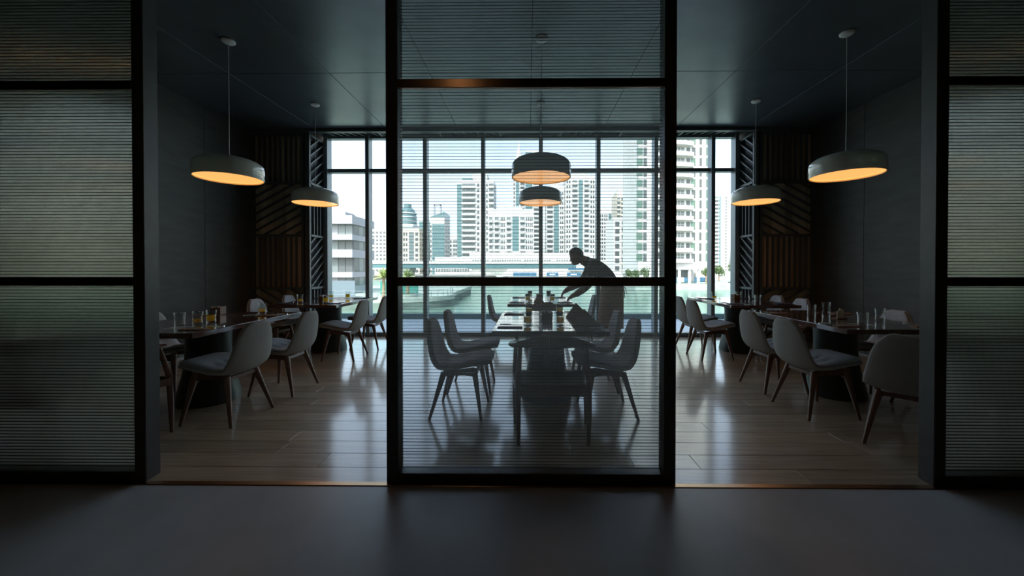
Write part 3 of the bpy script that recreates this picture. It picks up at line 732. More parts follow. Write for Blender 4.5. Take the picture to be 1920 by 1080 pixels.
def make_waiter():
    """local: faces -x, origin on the floor between the feet; the table top lies at x=-0.62, z=0.75"""
    V = []; Ed = []
    def v(x, y, z, r, r2=None, to=None):
        V.append((x, y, z, r, r2 if r2 else r)); i = len(V)-1
        if to is not None: Ed.append((to, i))
        return i
    pel = v(0.01, 0, 0.985, 0.145, 0.135)
    bel = v(-0.06, 0, 1.095, 0.135, 0.14, pel)
    rib = v(-0.17, 0, 1.19, 0.14, 0.145, bel)
    che = v(-0.275, 0, 1.265, 0.135, 0.15, rib)
    col = v(-0.355, 0, 1.335, 0.085, 0.10, che)
    nk = v(-0.410, 0, 1.352, 0.085, 0.078, col)
    nk2 = v(-0.475, 0, 1.385, 0.085, 0.078, nk)
    for s in (-1, 1):
        sh = v(-0.305, s*0.165, 1.305, 0.088, 0.080, che)
        up = v(-0.325, s*0.205, 1.20, 0.070, 0.064, sh)
        if s < 0: el, w1, wr = (-0.365, s*0.215, 1.035), (-0.47, s*0.20, 0.935), (-0.565, s*0.185, 0.862)
        else: el, w1, wr = (-0.40, s*0.225, 1.06), (-0.52, s*0.20, 0.975), (-0.640, s*0.17, 0.92)
        e = v(*el, 0.066, 0.062, up); f1 = v(*w1, 0.062, 0.058, e); wv = v(*wr, 0.047, 0.042, f1)
        if s < 0: d = Vector((-0.9, 0.1, -0.42)).normalized()
        else: d = Vector((-0.78, 0.0, -0.62)).normalized()
        W = Vector(wr); side = Vector((0, 1, 0)); P1 = W+d*0.055
        pm = v(*P1, 0.050, 0.034, wv)
        for k, (off, ln) in enumerate(((-0.03, 0.062), (-0.010, 0.072), (0.011, 0.068), (0.030, 0.052))):
            kn = P1+d*0.045+side*off; k1 = v(*kn, 0.0155, 0.0155, pm)
            d2 = (d+Vector((0.05, 0, -0.75))).normalized(); m1 = kn+d2*ln*0.55; k2 = v(*m1, 0.0145, 0.0145, k1)
            d3 = (d+Vector((0.45, 0, -1.3))).normalized(); m2 = m1+d3*ln*0.48; v(*m2, 0.012, 0.012, k2)
        th = W+d*0.035+side*(-s)*(-0.032); t1 = v(*th, 0.0165, 0.0165, pm)
        tdir = (d+Vector((-0.1, s*0.5, -0.35))).normalized(); t2 = v(*(th+tdir*0.04), 0.0145, 0.0145, t1); v(*(th+tdir*0.07+Vector((0, -s*0.008, -0.008))), 0.012, 0.012, t2)
        hp = v(0.015, s*0.095, 0.90, 0.10, 0.10, pel)
        kx = v(-0.005+0.05*s, s*0.11, 0.50, 0.064, 0.062, hp)
        cf = v(0.035+0.06*s, s*0.11, 0.33, 0.058, 0.058, kx)
        an = v(0.03+0.07*s, s*0.11, 0.085, 0.038, 0.038, cf)
        ft = v(-0.06+0.07*s, s*0.12, 0.045, 0.042, 0.036, an); v(-0.15+0.07*s, s*0.125, 0.034, 0.038, 0.028, ft)
    HC = Vector((-0.532, 0, 1.428)); F = Vector((-0.90, 0, -0.435)).normalized(); U = Vector((-0.435, 0, 0.90)).normalized(); L = Vector((0, 1, 0))
    def head_point(a, b, c):
        """a forward, b sideways, c up on the unit sphere"""
        f = 0.108*a; lt = 0.079*b; u = 0.125*c
        if c < 0: f += 0.030*(-c)+0.012*max(a, 0)*(-c); lt *= 1-0.28*(-c)**1.5                 # jaw
        if a > 0.55: f -= 0.035*(a-0.55)                                                       # flat of the face
        f += 0.026*math.exp(-((b/0.17)**2+((c+0.16)/0.16)**2))*(a > 0)                         # nose
        f += 0.010*math.exp(-((b/0.30)**2+((c+0.55)/0.09)**2))*(a > 0)                         # lips
        f += 0.010*math.exp(-((c-0.22)/0.10)**2)*(a > 0.4)                                     # brow
        f -= 0.012*math.exp(-(((abs(b)-0.38)/0.16)**2+((c-0.02)/0.11)**2))*(a > 0)             # eye sockets
        f += 0.014*math.exp(-((b/0.30)**2+((c+0.86)/0.12)**2))*(a > 0)                         # chin
        return HC+F*f+L*lt+U*u
    n, mm = 40, 28
    def sph(i, j):
        th = PI*j/mm; ph = 2*PI*i/n; return (math.sin(th)*math.cos(ph), math.sin(th)*math.sin(ph), math.cos(th))
    hb_ = MB(); hb_.loft([[head_point(*sph(i, j+0.02 if j == 0 else (j-0.02 if j == mm else j))) for i in range(n)] for j in range(mm+1)])
    head_me = hb_.mesh('head', 'skin', 'all')
    def which(c):
        if c.z < 0.10: return 3
        if c.x < -0.445 and c.z < 1.02: return 0                     # forearms and hands
        if c.x < -0.395 and abs(c.y) < 0.13 and c.z > 1.36-(c.x+0.395)*-0.9: return 0
        if c.x < -0.43 and abs(c.y) < 0.13: return 0
        if c.z < 0.97: return 2
        return 1
    t = thing('person', 'person in charcoal shirt and brown apron bending over the middle window table', 'person')
    put('body', skinned(V, Ed, 0, 'body', ['skin', 'shirt_charcoal', 'trouser_black', 'shoe_black'], which, extra=head_me), t)
    # close-cropped hair
    hv, hf, idx = [], [], {}
    def hair_on(a, b, c): return c > 0.42 or (a < 0.05 and c > -0.35) or (a < 0.35 and c > 0.22)
    for j in range(1, mm):
        for i in range(n):
            q = [(i, j), ((i+1) % n, j), ((i+1) % n, j+1), (i, j+1)]
            if all(hair_on(*sph(*k)) for k in q):
                for k in q:
                    if k not in idx: idx[k] = len(hv); hv.append(HC+(head_point(*sph(*k))-HC)*1.045)
                hf.append(tuple(idx[k] for k in q))
    hv.append(HC+U*0.1315); top = len(hv)-1
    for i in range(n): hf.append((top, idx[(i, 1)], idx[((i+1) % n, 1)]))
    put('hair', baked(MB().add(hv, hf).mesh('hair', 'hair_black', 'all'), [('SOLIDIFY', dict(thickness=0.008, offset=-1))], 'hair'), t)
    for s in (-1, 1):
        e = HC+L*(s*0.080)-U*0.012-F*0.01
        MB().tube([e-U*0.026, e+L*s*0.010-F*0.006, e+U*0.020-F*0.008], [0.008, 0.015, 0.012], 8).build('ear', 'skin', t, 'all')
        e = head_point(0.90, s*0.38, 0.03)
        MB().lathe([(0.001, 0.007), (0.007, 0.005), (0.010, 0.0), (0.007, -0.005), (0.001, -0.007)], 10, e).build('eye', 'shoe_black', t, 'all')
    m_ = head_point(0.83, 0, -0.55)
    MB().tube([m_-L*0.022+F*0.002, m_+F*0.008, m_+L*0.022+F*0.002], [0.004, 0.006, 0.004], 8).build('mouth', 'skin', t, 'all')
    # long waist apron wrapped round the hips
    rings = []; n = 28
    for z, rx, ry, ox in ((1.035, 0.155, 0.165, -0.02), (0.96, 0.168, 0.180, 0.0), (0.80, 0.175, 0.190, -0.005), (0.60, 0.180, 0.195, -0.012), (0.42, 0.190, 0.20, -0.02), (0.36, 0.192, 0.205, -0.022)):
        rings.append([(ox+rx*math.cos(2*PI*i/n)*(1+0.03*math.sin(7*2*PI*i/n)*(1.05-z)), ry*math.sin(2*PI*i/n)*(1+0.03*math.cos(5*2*PI*i/n)*(1.05-z)), z) for i in range(n)])
    ap = MB().loft(rings, caps=False).mesh('apron', 'apron_brown', 'all')
    put('apron', baked(ap, [('SOLIDIFY', dict(thickness=0.006, offset=-1))], 'apron'), t)
    bow = MB()
    bow.tube([(0.155, 0.0, 0.985), (0.195, -0.03, 1.005), (0.185, -0.05, 0.985), (0.155, 0, 0.98)], 0.007, 6); bow.tube([(0.155, 0.0, 0.985), (0.195, 0.03, 1.0), (0.185, 0.05, 0.98), (0.155, 0, 0.98)], 0.007, 6)
    bow.tube([(0.16, 0, 0.98), (0.185, 0.01, 0.90), (0.19, 0.015, 0.80)], 0.006, 6); bow.tube([(0.16, 0, 0.98), (0.20, -0.015, 0.93), (0.205, -0.02, 0.86)], 0.006, 6)
    bow.build('apron_string', 'apron_brown', t, 'all')
    return t
wt = make_waiter(); wt.location = (1.255, 5.50, 0)

# ================================================================== outdoors
struct(MB().box(-30, 30, YW1+0.02, 9.3, -0.4, -0.02).build('terrace', 'terrace_stone'))
struct(MB().box(-30, 30, 9.14, 9.30, -0.02, 0.10).build('trim_3', 'kerb_teal'))
struct(MB().box(-30, 30, 9.0, 9.3, -6, -0.4).build('wall_terrace', 'quay_stone'))
gb = thing('glass_balustrade', 'frameless glass balustrade along the terrace edge outside the window', 'balustrade', (0, 9.22, 0))
gp = MB().box(-0.84, 0.84, -0.008, 0.008, 0.10, 0.92).mesh('pane', 'balustrade_glass')
for k in range(-8, 9): put('pane', gp, gb, (-2.68+1.70*k, 0, 0))
WZ = -5.0
wt_ = struct(MB().box(-500, 500, 9.3, 700, WZ-1, WZ).build('water', 'water'))

# ---- towers: body with built windows; front faces the room
def tower(label, x0, x1, y0, dep, z1, cols, fh, wall='facade_white', z0=-3.0, name='tower', crown=None, side=None, base=0.0, zg=None):
    """cols: (u0, u1, kind): w window pair / g glass strip / b balcony bay, as shares of the width. fh = floor height."""
    t = thing(name, label, 'building', ((x0+x1)/2, y0, z0)); W = x1-x0; hw = W/2; Ht = z1-z0
    MB().box(-hw, hw, 0, dep, 0, Ht).build('body', wall, t)
    nfl = int((Ht-base-fh*0.3)/fh)
    by = {}
    def B(m): return by.setdefault(m, MB())
    bal = MB()
    for u0, u1, kd in cols:
        xa, xb = -hw+u0*W, -hw+u1*W
        if kd[0] == 'g':
            m = {'g': 'glass_teal', 'gg': 'glass_green', 'gd': 'glass_grey'}[kd]
            for k in range(nfl):
                z = base+k*fh
                B(m).box(xa, xb, -0.12, 0.05, z+fh*0.18, z+fh*0.98); B('band_dark').box(xa, xb, -0.16, 0.05, z, z+fh*0.18)
        elif kd[0] == 'w':
            n = int(kd[1:] or 2)
            for k in range(nfl):
                z = base+k*fh
                for q in range(n):
                    c = xa+(q+0.5)*(xb-xa)/n; h = (xb-xa)/n*0.33
                    B('glass_dark').box(c-h, c+h, -0.06, 0.05, z+fh*0.25, z+fh*0.84)
        elif kd[0] == 'b':
            for k in range(nfl):
                z = base+k*fh
                B('glass_grey').box(xa+0.15, xb-0.15, -0.06, 0.05, z+fh*0.12, z+fh*0.86)
                bal.box(xa, xb, -1.5, 0.0, z-0.12, z+0.08); bal.box(xa, xb, -1.5, -1.35, z+0.08, z+fh*0.34); bal.box(xa, xa+0.12, -1.35, 0, z+0.08, z+fh*0.30); bal.box(xb-0.12, xb, -1.35, 0, z+0.08, z+fh*0.30)
    if side:                                                          # the flank that faces the middle
        sx = hw if side > 0 else -hw; nb = max(2, int(dep/3.5))
        for k in range(nfl):
            z = base+k*fh
            for q in range(nb):
                c = (q+0.5)*dep/nb
                B('glass_dark').box(sx-0.05, sx+0.06, c-0.8, c+0.8, z+fh*0.32, z+fh*0.86)
    nm = {'glass_teal': 'teal_glazing', 'glass_green': 'green_glazing', 'glass_dark': 'window_glazing', 'glass_grey': 'balcony_glazing', 'band_dark': 'floor_band'}
    for m, b in by.items(): tag(b.build(nm[m], m, t), kind='stuff')
    if bal.v: tag(bal.build('balcony_stack', wall, t), kind='stuff')
    if crown: crown(t, hw, dep, Ht)
    return t
def pt(px, py, Y): return ((px-990)*Y/690, 1.25+(502-py)*Y/690)      # size of a far building from its apparent size

def crown_a(t, hw, dep, H):
    MB().box(-hw*0.35, hw*0.55, 2, dep-2, H, H+5).build('roof_block', 'facade_white', t)
    MB().box(-hw, -hw*0.35, 1, dep-1, H-3, H+1.5).build('roof_glazing', 'glass_teal', t)
    MB().tube([(hw*0.3, 4, H+5), (hw*0.3, 4, H+8)], 0.15, 6).build('mast', 'facade_grey', t)
def crown_dome(t, hw, dep, H):
    hw = hw*0.75; MB().box(-hw, hw, dep/2-hw, dep/2+hw, H, H+5).build('drum', 'facade_white', t); H += 5
    MB().lathe([(hw*0.85, 0), (hw*0.8, 4), (hw*0.5, 9), (hw*0.2, 13), (0.25, 17), (0.1, 24)], 20, (0, dep/2, H)).build('dome', 'facade_white', t, True)
def crown_round(t, hw, dep, H):
    MB().lathe([(hw*0.95, 0), (hw*0.92, 8), (hw*0.72, 13), (hw*0.4, 15), (hw*0.38, 18)], 24, (0, dep/2, H)).build('rotunda', 'glass_teal', t, True)
    for k in range(4): MB().lathe([(hw*0.97, k*3.2), (hw*0.97, k*3.2+0.7)], 24, (0, dep/2, H)).build('floor_ring', 'facade_white', t, True)
def crown_frame(t, hw, dep, H):
    for x in (-hw*0.45, hw*0.45): MB().box(x-0.5, x+0.5, 1, 2, H, H+9).build('roof_post', 'facade_grey', t)
    MB().box(-hw*0.5, hw*0.5, 1, 2, H+8.2, H+9.2).build('roof_beam', 'facade_grey', t)
    MB().prism([(-hw, 0), (hw, 0), (hw, 3.5)], 1, 0, dep).build('sloped_crown', 'glass_teal', t) if False else None
    MB().loft([[(-hw, 0, H), (hw, 0, H), (hw, dep, H), (-hw, dep, H)], [(-hw, 0, H+0.5), (hw, 0, H+4), (hw, dep, H+4), (-hw, dep, H+0.5)]]).build('sloped_crown', 'glass_teal', t)
def crown_block(t, hw, dep, H):
    MB().box(-hw*0.6, hw*0.5, 2, dep-2, H, H+3).build('roof_block', 'facade_white', t)
    MB().box(-hw, hw, 0.0, 0.5, H, H+1.1).build('parapet', 'facade_white', t)
def far(label, px0, px1, pyt, Y, cols, dep=18, crown=None, side=None, wall='facade_white', fh=3.4, base=0.0, z0=-3.0):
    x0, _ = pt(px0, 0, Y); x1, z1 = pt(px1, pyt, Y)
    return tower(label, x0, x1, Y, dep, z1, cols, fh, wall, crown=crown, side=side, base=base, z0=z0)
far('white residential tower with blue glass left edge, behind the second window bay', 866, 926, 338, 232, [(0.0, 0.42, 'b'), (0.46, 0.56, 'w1'), (0.60, 0.82, 'w3'), (0.84, 1.0, 'b')], 18, crown_a, fh=3.4, side=1)
far('slim blue glass slab beside the white residential tower', 857, 866, 342, 236, [(0.0, 1.0, 'g')], 14, None)
far('wide white hotel block with a teal glass strip up its front', 915, 1001, 396, 212, [(0.02, 0.10, 'b'), (0.14, 0.24, 'b'), (0.27, 0.37, 'w3'), (0.40, 0.50, 'b'), (0.53, 0.67, 'g'), (0.70, 0.80, 'b'), (0.82, 0.98, 'w4')], 16, crown_block, fh=3.3, base=14)
far('long white podium with dark window rows at the foot of the hotel', 880, 1112, 474, 206, [(0.02, 0.16, 'w7'), (0.18, 0.42, 'w12'), (0.44, 0.66, 'w11'), (0.70, 0.98, 'w14')], 4, None, fh=3.6, base=2)
far('tall teal tower with a domed white spire behind the hotel', 962, 983, 312, 290, [(0.0, 0.2, 'w1'), (0.25, 0.55, 'g'), (0.62, 1.0, 'b')], 16, crown_dome)
far('pale flat roofed tower partly hidden by the middle pendant lamps', 985, 1014, 283, 290, [(0.0, 0.45, 'g'), (0.5, 1.0, 'b')], 20, None)
far('white apartment tower with a blue glass stripe right of the pendant lamps', 1060, 1116, 332, 245, [(0.02, 0.18, 'w2'), (0.22, 0.40, 'b'), (0.44, 0.58, 'g'), (0.62, 0.78, 'b'), (0.82, 0.98, 'w2')], 22, crown_block, side=-1, fh=3.3)
far('lower wing with a green glass stripe beside the apartment tower', 1024, 1058, 352, 250, [(0.04, 0.36, 'b'), (0.42, 0.70, 'g'), (0.74, 0.96, 'w2')], 20, crown_block, side=-1, fh=3.3)
far('pale slender tower far behind the waiter', 1123, 1158, 392, 320, [(0.02, 0.22, 'w2'), (0.26, 0.45, 'w2'), (0.5, 1.0, 'g')], 20, None, side=-1)
far('cream tower with dark balconies far behind the waiter', 1156, 1174, 362, 280, [(0.0, 0.35, 'b'), (0.4, 1.0, 'w2')], 18, crown_block, wall='facade_cream')
far('curved blue glass tower beside the cream tower', 1177, 1205, 356, 275, [(0.0, 0.25, 'w1'), (0.3, 1.0, 'g')], 18, None)
far('beige office block with square windows left of the window middle', 728, 786, 428, 250, [(0.02, 0.20, 'w2'), (0.24, 0.42, 'w2'), (0.46, 0.62, 'w2'), (0.66, 0.82, 'gd'), (0.84, 0.98, 'w1')], 10, None, wall='facade_cream', side=1, fh=3.6)
far('round topped glass tower behind the beige office block', 738, 774, 420, 300, [(0.0, 1.0, 'g')], 22, crown_round)
far('stepped teal glass wing beside the leaning glass tower', 786, 806, 412, 262, [(0.0, 0.5, 'g'), (0.5, 1.0, 'g')], 18, None, side=1)
far('teal glass tower with a sloped crown and roof frame', 806, 833, 408, 250, [(0.0, 0.12, 'w1'), (0.14, 1.0, 'g')], 18, crown_frame, side=1)
far('small white block between the glass tower and the residential tower', 838, 858, 440, 300, [(0.05, 0.45, 'w2'), (0.55, 0.95, 'w2')], 16, None, side=1)
far('pale grid fronted building beside the leftmost mullion', 696, 730, 428, 330, [(0.0, 0.2, 'w1'), (0.2, 0.4, 'w1'), (0.4, 0.6, 'w1'), (0.6, 0.8, 'w1'), (0.8, 1.0, 'w1')], 20, None)
far('slim white tower with a blue edge at the far right', 1336, 1349, 364, 330, [(0.0, 0.7, 'b'), (0.75, 1.0, 'g')], 18, None)
far('faint pale tower at the far right behind the trees', 1354, 1364, 366, 420, [(0.3, 0.7, 'w1')], 18, None)
far('low white terrace building below the small white block', 815, 884, 482, 222, [(0.02, 0.98, 'w22')], 6, None, fh=3.2, base=1)

# ---- the big balcony tower on the right quay: windows and balconies as single parts
def balcony_tower():
    Y = 115; x0, x1 = pt(1194, 0, Y)[0], pt(1331, 0, Y)[0]; z0 = -3.5; z1 = 62; fh = 3.32; zb = pt(0, 492, Y)[1]-z0
    t = thing('balcony_tower', 'tall white curved-balcony tower rising past the window head on the right', 'building', (x0, Y, z0)); W = x1-x0
    X = lambda px: pt(px, 0, Y)[0]-x0
    MB().box(0.6, W, 1.0, 20, 0, z1-z0).build('body', 'facade_white', t)
    wg = MB().box(-0.95, 0.95, -0.10, 0.05, 0.5, 2.75).mesh('window', 'glass_green'); wd = MB().box(-0.5, 0.5, -0.10, 0.05, 0.35, 2.8).mesh('window', 'glass_dark')
    wb = MB().box(-2.3, 1.9, -0.10, 0.05, 0.2, 2.75).mesh('window', 'glass_grey')
    mul = MB().box(-2.3, 1.9, -0.14, -0.10, 1.9, 2.0).box(-1.55, -1.43, -0.14, -0.10, 0.2, 2.75).box(-0.25, -0.13, -0.14, -0.10, 0.2, 2.75).box(0.65, 0.77, -0.14, -0.10, 0.2, 2.75).mesh('window_bar', 'facade_white')
    wc = MB().box(-0.9, 0.9, -0.10, 0.05, 0.3, 2.8).mesh('window', 'glass_green'); we = MB().box(-0.55, 0.55, -0.10, 0.05, 0.2, 2.75).mesh('window', 'glass_dark')
    def curved(x0_, x1_, d):
        n = 10; o = [(x0_+(x1_-x0_)*k/n, 1.0-d*math.sin(PI*(0.10+0.80*k/n))) for k in range(n+1)]
        b = MB(); poly = o+[(x1_, 1.2), (x0_, 1.2)]; b.prism(poly, 2, -0.15, 0.12)
        inn = [(x, y+0.15) for x, y in o]; ring = o+list(reversed(inn)); 
        for k in range(n): b.loft([[(*o[k], z), (*o[k+1], z), (*inn[k+1], z), (*inn[k], z)] for z in (0.12, 1.05)])
        return b.mesh('balcony', 'facade_white')
    b1 = curved(X(1228)-0.0, X(1300), 2.3); b2 = curved(X(1196), X(1205), 1.0)
    fl_ = int((z1-z0-zb)/fh)
    for k in range(fl_):
        z = zb+k*fh
        put('window', wg, t, (X(1200), 1, z)); put('window', wd, t, (X(1210), 1, z))
        put('balcony', b1, t, (0, 0, z))
        w0 = put('window', wb, t, (X(1272), 1, z)); put('window_bar', mul, w0); put('window', we, t, (X(1291), 1, z)); put('window', we, t, (X(1243), 1, z)); put('window', we, t, (X(1235), 1, z))
        put('window', wc, t, (X(1301), 1, z)) if k % 2 else put('window', we, t, (X(1301), 1, z))
        put('window', wd, t, (X(1314), 1, z)); put('window', wc, t, (X(1325), 1, z))
    for px in (1216, 1307, 1319): MB().box(X(px)-0.5, X(px)+0.5, 0.3, 1.1, 0, z1-z0).build('pier', 'facade_white', t)
    MB().box(X(1258), X(1300), -5, 1, 4.2, 4.7).build('entrance_canopy', 'facade_grey', t)
    for px in (1262, 1280, 1296): MB().box(X(px)-0.3, X(px)+0.3, -4.6, -4.0, 0.0, 4.2).build('canopy_post', 'facade_white', t)
    MB().box(X(1258), X(1296), 0.85, 1.0, 0.3, 3.9).build('lobby_glazing', 'glass_grey', t)
    return t
balcony_tower()
def mid_block():
    Y = 165; x0, x1 = pt(1150, 0, Y)[0], pt(1199, 0, Y)[0]; z0 = -3.5; z1 = pt(0, 408, Y)[1]; fh = 3.3; W = x1-x0
    t = thing('apartment_block', 'white apartment block with cream balconies beside the tall balcony tower', 'building', (x0, Y, z0))
    MB().box(0, W, 0, 16, 0, z1-z0).build('body', 'facade_white', t)
    bl = MB().box(3.4, W-1.6, -1.7, 0, -0.15, 0.1).box(3.4, W-1.6, -1.7, -1.5, 0.1, 1.05).mesh('balcony', 'facade_cream')
    wn_ = MB().box(-1.55, 1.55, -0.1, 0.05, 0.15, 2.95).mesh('window', 'glass_grey'); ws = MB().box(-0.9, 0.9, -0.1, 0.05, 0.5, 2.5).mesh('window', 'glass_dark')
    for k in range(int((z1-z0-3)/fh)):
        z = 3+k*fh; put('balcony', bl, t, (0, 0, z)); put('window', wn_, t, (5.2, 0, z)); put('window', wn_, t, (8.6, 0, z)); put('window', ws, t, (1.6, 0, z))
    MB().box(4, W-2, -0.8, 4, z1-z0, z1-z0+0.5).build('roof_canopy', 'facade_grey', t); MB().box(6, W-4, 2, 8, z1-z0, z1-z0+2.2).build('roof_block', 'facade_white', t)
mid_block()
def grey_block():
    Y = 62; dp = 8.0; x0 = -41.0; x1 = -29.9; z0 = -3.4; W = x1-x0
    t = thing('terraced_block', 'grey glass block with pale floor slabs at the left edge of the window', 'building', (x0, Y, z0))
    Z = lambda py: pt(0, py, Y)[1]-z0
    MB().box(0, W, 0.6, dp, 0, Z(410)).build('body', 'facade_grey', t)
    for a, b in ((420, 404), (450, 440), (483, 468), (520, 510)): MB().box(-0.3, W+0.5, -0.7, dp+0.2, Z(a), Z(b)).build('floor_slab', 'slab_shade_grey', t)
    n = 9; m_ = 4
    for a, b in ((440, 420), (468, 450), (510, 483), (536, 520)):
        h = Z(b)-Z(a); pms = [MB().box(-W/n/2+0.05, W/n/2-0.05, 0.45, 0.6, 0.03, h-0.03).mesh('pane', q) for q in ('glass_grey', 'glass_dark', 'facade_grey')]
        for k in range(n): put('pane', pms[(k*k+int(a)) % 3], t, ((k+0.5)*W/n, 0, Z(a)))
        sp = [MB().box(0.0, 0.15, -dp/m_/2+0.2, dp/m_/2-0.05, 0.03, h-0.03).mesh('pane', q) for q in ('glass_dark', 'glass_grey')]
        for k in range(m_): put('pane', sp[(k+int(a)) % 2], t, (W, 0.6+(k+0.5)*(dp-0.6)/m_, Z(a)))
    MB().box(W*0.2, W*0.8, 2.5, 6, Z(408), Z(408)+1.4).build('roof_block', 'facade_grey', t)
grey_block()
hb = MB().box(-6, 9, 0, 0.15, 0, 2.5).build('site_hoarding', 'hoarding_grey'); hb.location = (-35, 55, -3.2); tag(hb, 'blue grey site hoarding in front of the grey glass block', 'fence')
hb = MB().box(-1.7, 4.5, 0, 0.15, 0, 2.2).build('site_hoarding', 'hoarding_green'); hb.location = (-22.5, 60, -3.2); tag(hb, 'green site hoarding beside the left palm', 'fence')

# ---- far bank, quays, bridge
struct(MB().box(-260, 30, 196, 420, WZ-1, -3.0).build('far_bank', 'quay_stone'))
struct(MB().box(30, 300, 103, 420, WZ-1, -3.5).build('right_bank', 'quay_stone'))
q = []
for k in range(15):
    a = math.radians(-92+k*8.5); q.append((-16.5+5.6*math.sin(a) if False else -21.5+9.0*math.cos(a), 61.0+7.5*math.sin(a)))
poly = [(-120, 53.6)]+q+[(-14, 90), (-120, 90)]
struct(MB().prism(poly, 2, WZ-1, -3.9).build('quay_base', 'quay_dark'))
struct(MB().prism([(x*1.0+0.15 if x > -100 else x, y) for x, y in poly], 2, -3.9, -3.2).build('quay_deck', 'quay_stone'))
# quay railing
rp = thing('quay_railing', 'white railing round the curved quay on the left', 'railing', (0, 0, -3.2))
post = MB().tube([(0, 0, 0), (0, 0, 1.0)], 0.05, 6).mesh('post', 'facade_grey')
edge = [(-60+2.4*k, 53.9) for k in range(16)]+q
for x, y in edge: put('post', post, rp, (x-0.1, y, 0))
for z in (0.5, 1.0): MB().tube([(x-0.1, y, z) for x, y in edge], 0.035, 5).build('rail', 'facade_grey', rp)

br = thing('bridge', 'concrete road bridge crossing the far water behind the middle screen', 'bridge', (0, 192, 0))
MB().box(-95, 24, -7, 6, 1.2, 3.6).build('deck', 'band_dark', br); MB().box(-95, 60, -7.5, -6.9, 3.3, 4.6).build('parapet', 'bridge_concrete', br)
MB().loft([[(-32, -6.5, 1.2), (-6, -6.5, 1.2), (-6, 5.5, 1.2), (-32, 5.5, 1.2)], [(-17, -5, -1.8), (-10, -5, -1.8), (-10, 4, -1.8), (-17, 4, -1.8)], [(-15, -4, WZ), (-11, -4, WZ), (-11, 3, WZ), (-15, 3, WZ)]]).build('pier', 'bridge_concrete', br)
MB().loft([[(-8, -6.5, 3.3), (60, -6.5, 1.5), (60, 5.5, 1.5), (-8, 5.5, 3.3)], [(-13, -6.5, WZ+2), (60, -6.5, WZ+2), (60, 5.5, WZ+2), (-13, 5.5, WZ+2)]]).build('ramp', 'bridge_concrete', br)
MB().loft([[(-66, -6, 1.2), (-60, -6, 1.2), (-60, 5, 1.2), (-66, 5, 1.2)], [(-65, -4, WZ), (-61, -4, WZ), (-61, 3, WZ), (-65, 3, WZ)]]).build('pier', 'bridge_concrete', br)
# blue hoardings with white lettering patches along the far quay
for k, (px0, px1, py0, py1, Y, lab) in enumerate(((962, 1006, 511, 518, 180, 'blue hoarding at the foot of the bridge ramp'), (1025, 1047, 511, 518, 178, 'blue hoarding with white mark, left of the waiter'), (1063, 1089, 511, 518, 178, 'blue hoarding with white mark, next to the waiter'),
                                          (1262, 1288, 520, 529, 112, 'blue and white hoarding at the foot of the balcony tower'), (1301, 1326, 520, 529, 112, 'bright blue hoarding near the right mullion'))):
    x0, zt = pt(px0, py0, Y); x1, zb = pt(px1, py1, Y)
    t = thing('quay_hoarding', lab, 'fence', ((x0+x1)/2, Y, zb), 0, 'blue quay hoardings'); hw = (x1-x0)/2; n = 4
    for j in range(n): MB().box(-hw+2*hw*j/n+0.03, -hw+2*hw*(j+1)/n-0.03, 0, 0.2, 0, zt-zb).build('panel', 'sign_white' if (k == 3 and j in (1, 2)) else 'hoarding_blue', t)
    if k in (1, 2): MB().box(-hw*0.5, hw*0.4, -0.05, 0.0, (zt-zb)*0.35, (zt-zb)*0.65).build('white_mark', 'sign_white', t)
struct(MB().box(-10, 30, 176, 196.5, WZ-1, -3.2).build('ramp_bank', 'quay_stone'))
cn = thing('quay_kiosk', 'small kiosk with bright blue canopy behind the waiter', 'kiosk', (*[pt(1080, 0, 182)[0], 182.3], -3.2))
MB().box(-3.6, 3.6, -2, 2, 3.3, 4.2).build('canopy', 'hoarding_blue', cn)
for x in (-3.2, 3.2): MB().tube([(x, -1.8, 0), (x, -1.8, 3.3)], 0.12, 6).build('post', 'facade_white', cn)

# ---- palms and trees
def palm(label, x, y, z, h, r):
    t = thing('palm_tree', label, 'tree', (x, y, z), 0, 'quay palms')
    MB().tube([(0, 0, 0), (0.05, 0, h*0.5), (0, 0, h)], [0.32, 0.24, 0.20], 9).build('trunk', 'trunk_brown', t, True)
    n = 26
    for k in range(n):
        a = 2*PI*k/n*3.0+0.3*k; el = math.radians(20+62*((k*7) % n)/n); b = MB(); up = Vector((math.cos(a)*math.cos(el), math.sin(a)*math.cos(el), math.sin(el)))
        sd = Vector((-math.sin(a), math.cos(a), 0)); vs = []
        for j in range(7):
            u = j/6; c = up*r*u+Vector((0, 0, -0.55*r*u*u*math.cos(el))); wd = 0.22*math.sin(PI*(0.12+0.83*u))*r*0.55
            vs += [c+sd*wd-Vector((0, 0, wd*0.5)), c+Vector((0, 0, 0.02)), c-sd*wd-Vector((0, 0, wd*0.5))]
        b.add(vs, [f for j in range(6) for f in ((3*j, 3*j+1, 3*j+4, 3*j+3), (3*j+1, 3*j+2, 3*j+5, 3*j+4))]).build('frond', 'palm_green', t, loc=(0, 0, h-0.1))
    return t
palm('young palm seen between the left mullion and the middle screen', -21.6, 54.8, -3.2, 3.0, 1.9)
palm('young palm on the curved quay behind the middle screen', -18.6, 56.5, -3.2, 3.0, 1.7)
pl = thing('palm_planter', 'low round stone planter holding the palm on the curved quay', 'planter', (-18.6, 56.5, -3.2))
MB().lathe([(1.5, 0.0), (1.55, 0.45), (1.35, 0.45), (1.3, 0.30)], 24).build('kerb', 'quay_stone', pl, 40); MB().lathe([(1.29, 0.28), (0.9, 0.42), (0.3, 0.5)], 24).build('planting', 'leaf_green', pl, True)
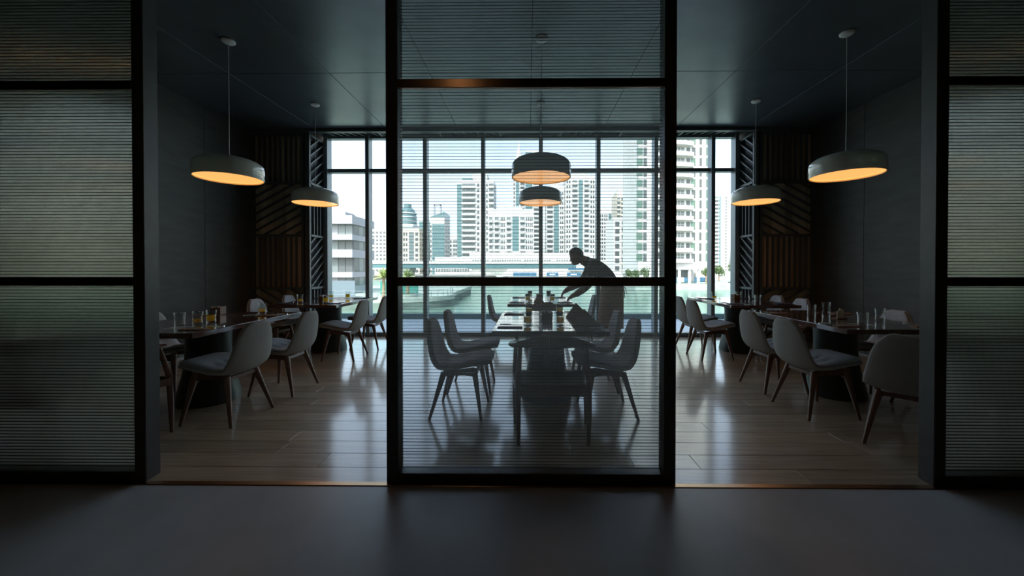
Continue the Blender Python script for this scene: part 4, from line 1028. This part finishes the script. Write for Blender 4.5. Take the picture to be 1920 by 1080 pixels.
def leafy(name, label, x, y, z, r, h, n=900, trunk=True, group='quayside trees'):
    t = thing(name, label, 'tree', (x, y, z), 0, group); b = MB()
    rn = random.Random(int(abs(x*31)+y))
    cl_ = [(Vector((rn.uniform(-1, 1)*r*0.6, rn.uniform(-1, 1)*r*0.6, h+rn.uniform(-0.5, 0.6)*r)), r*rn.uniform(0.4, 0.65)) for _ in range(7)]
    for k in range(n):
        c, rr = rn.choice(cl_); d = Vector((rn.gauss(0, 1), rn.gauss(0, 1), rn.gauss(0, 1))).normalized()*rr*rn.uniform(0.6, 1.0)
        a = Vector((rn.gauss(0, 1), rn.gauss(0, 1), rn.gauss(0, 1))).normalized()*r*0.09; e = Vector((rn.gauss(0, 1), rn.gauss(0, 1), rn.gauss(0, 1))).normalized()*r*0.09
        p = c+d; b.add([p-a, p+e, p+a, p-e], [(0, 1, 2, 3)])
    tag(b.build('foliage', 'leaf_green', t), kind='stuff')
    MB().tube([(0, 0, 0), (0.1, 0, h)], [0.22, 0.12], 7).build('trunk', 'trunk_brown', t, True)
for px, Y, r, h, lab in ((1177, 112, 1.6, 3.2, 'leafy tree on the quay just right of the waiter'), (1191, 106, 1.6, 2.8, 'leafy tree on the quay below the balcony tower corner'), (1207, 112, 1.7, 3.4, 'leafy tree on the quay below the green windows'),
                         (1322, 109, 1.7, 3.6, 'pale tree at the foot of the balcony tower beside the mullion'), (1346, 132, 2.2, 3.6, 'tree right of the last mullion, left of its pair'), (1377, 126, 2.2, 3.4, 'tree at the right edge of the window')):
    leafy('quay_tree', lab, pt(px, 0, Y)[0], Y, -3.5, r, h)
# garden light on the terrace by the right window
gl_ = thing('terrace_light', 'slim terrace pole with a flat disc, outside the right end of the window', 'light', (4.95, 9.0, -0.02))
MB().tube([(0, 0, 0), (0, 0, 0.95)], 0.012, 8).build('pole', 'aluminium', gl_, True); MB().lathe([(0.01, 0.90), (0.075, 0.905), (0.075, 0.925), (0.01, 0.93)], 20).build('disc', 'aluminium', gl_, 40)
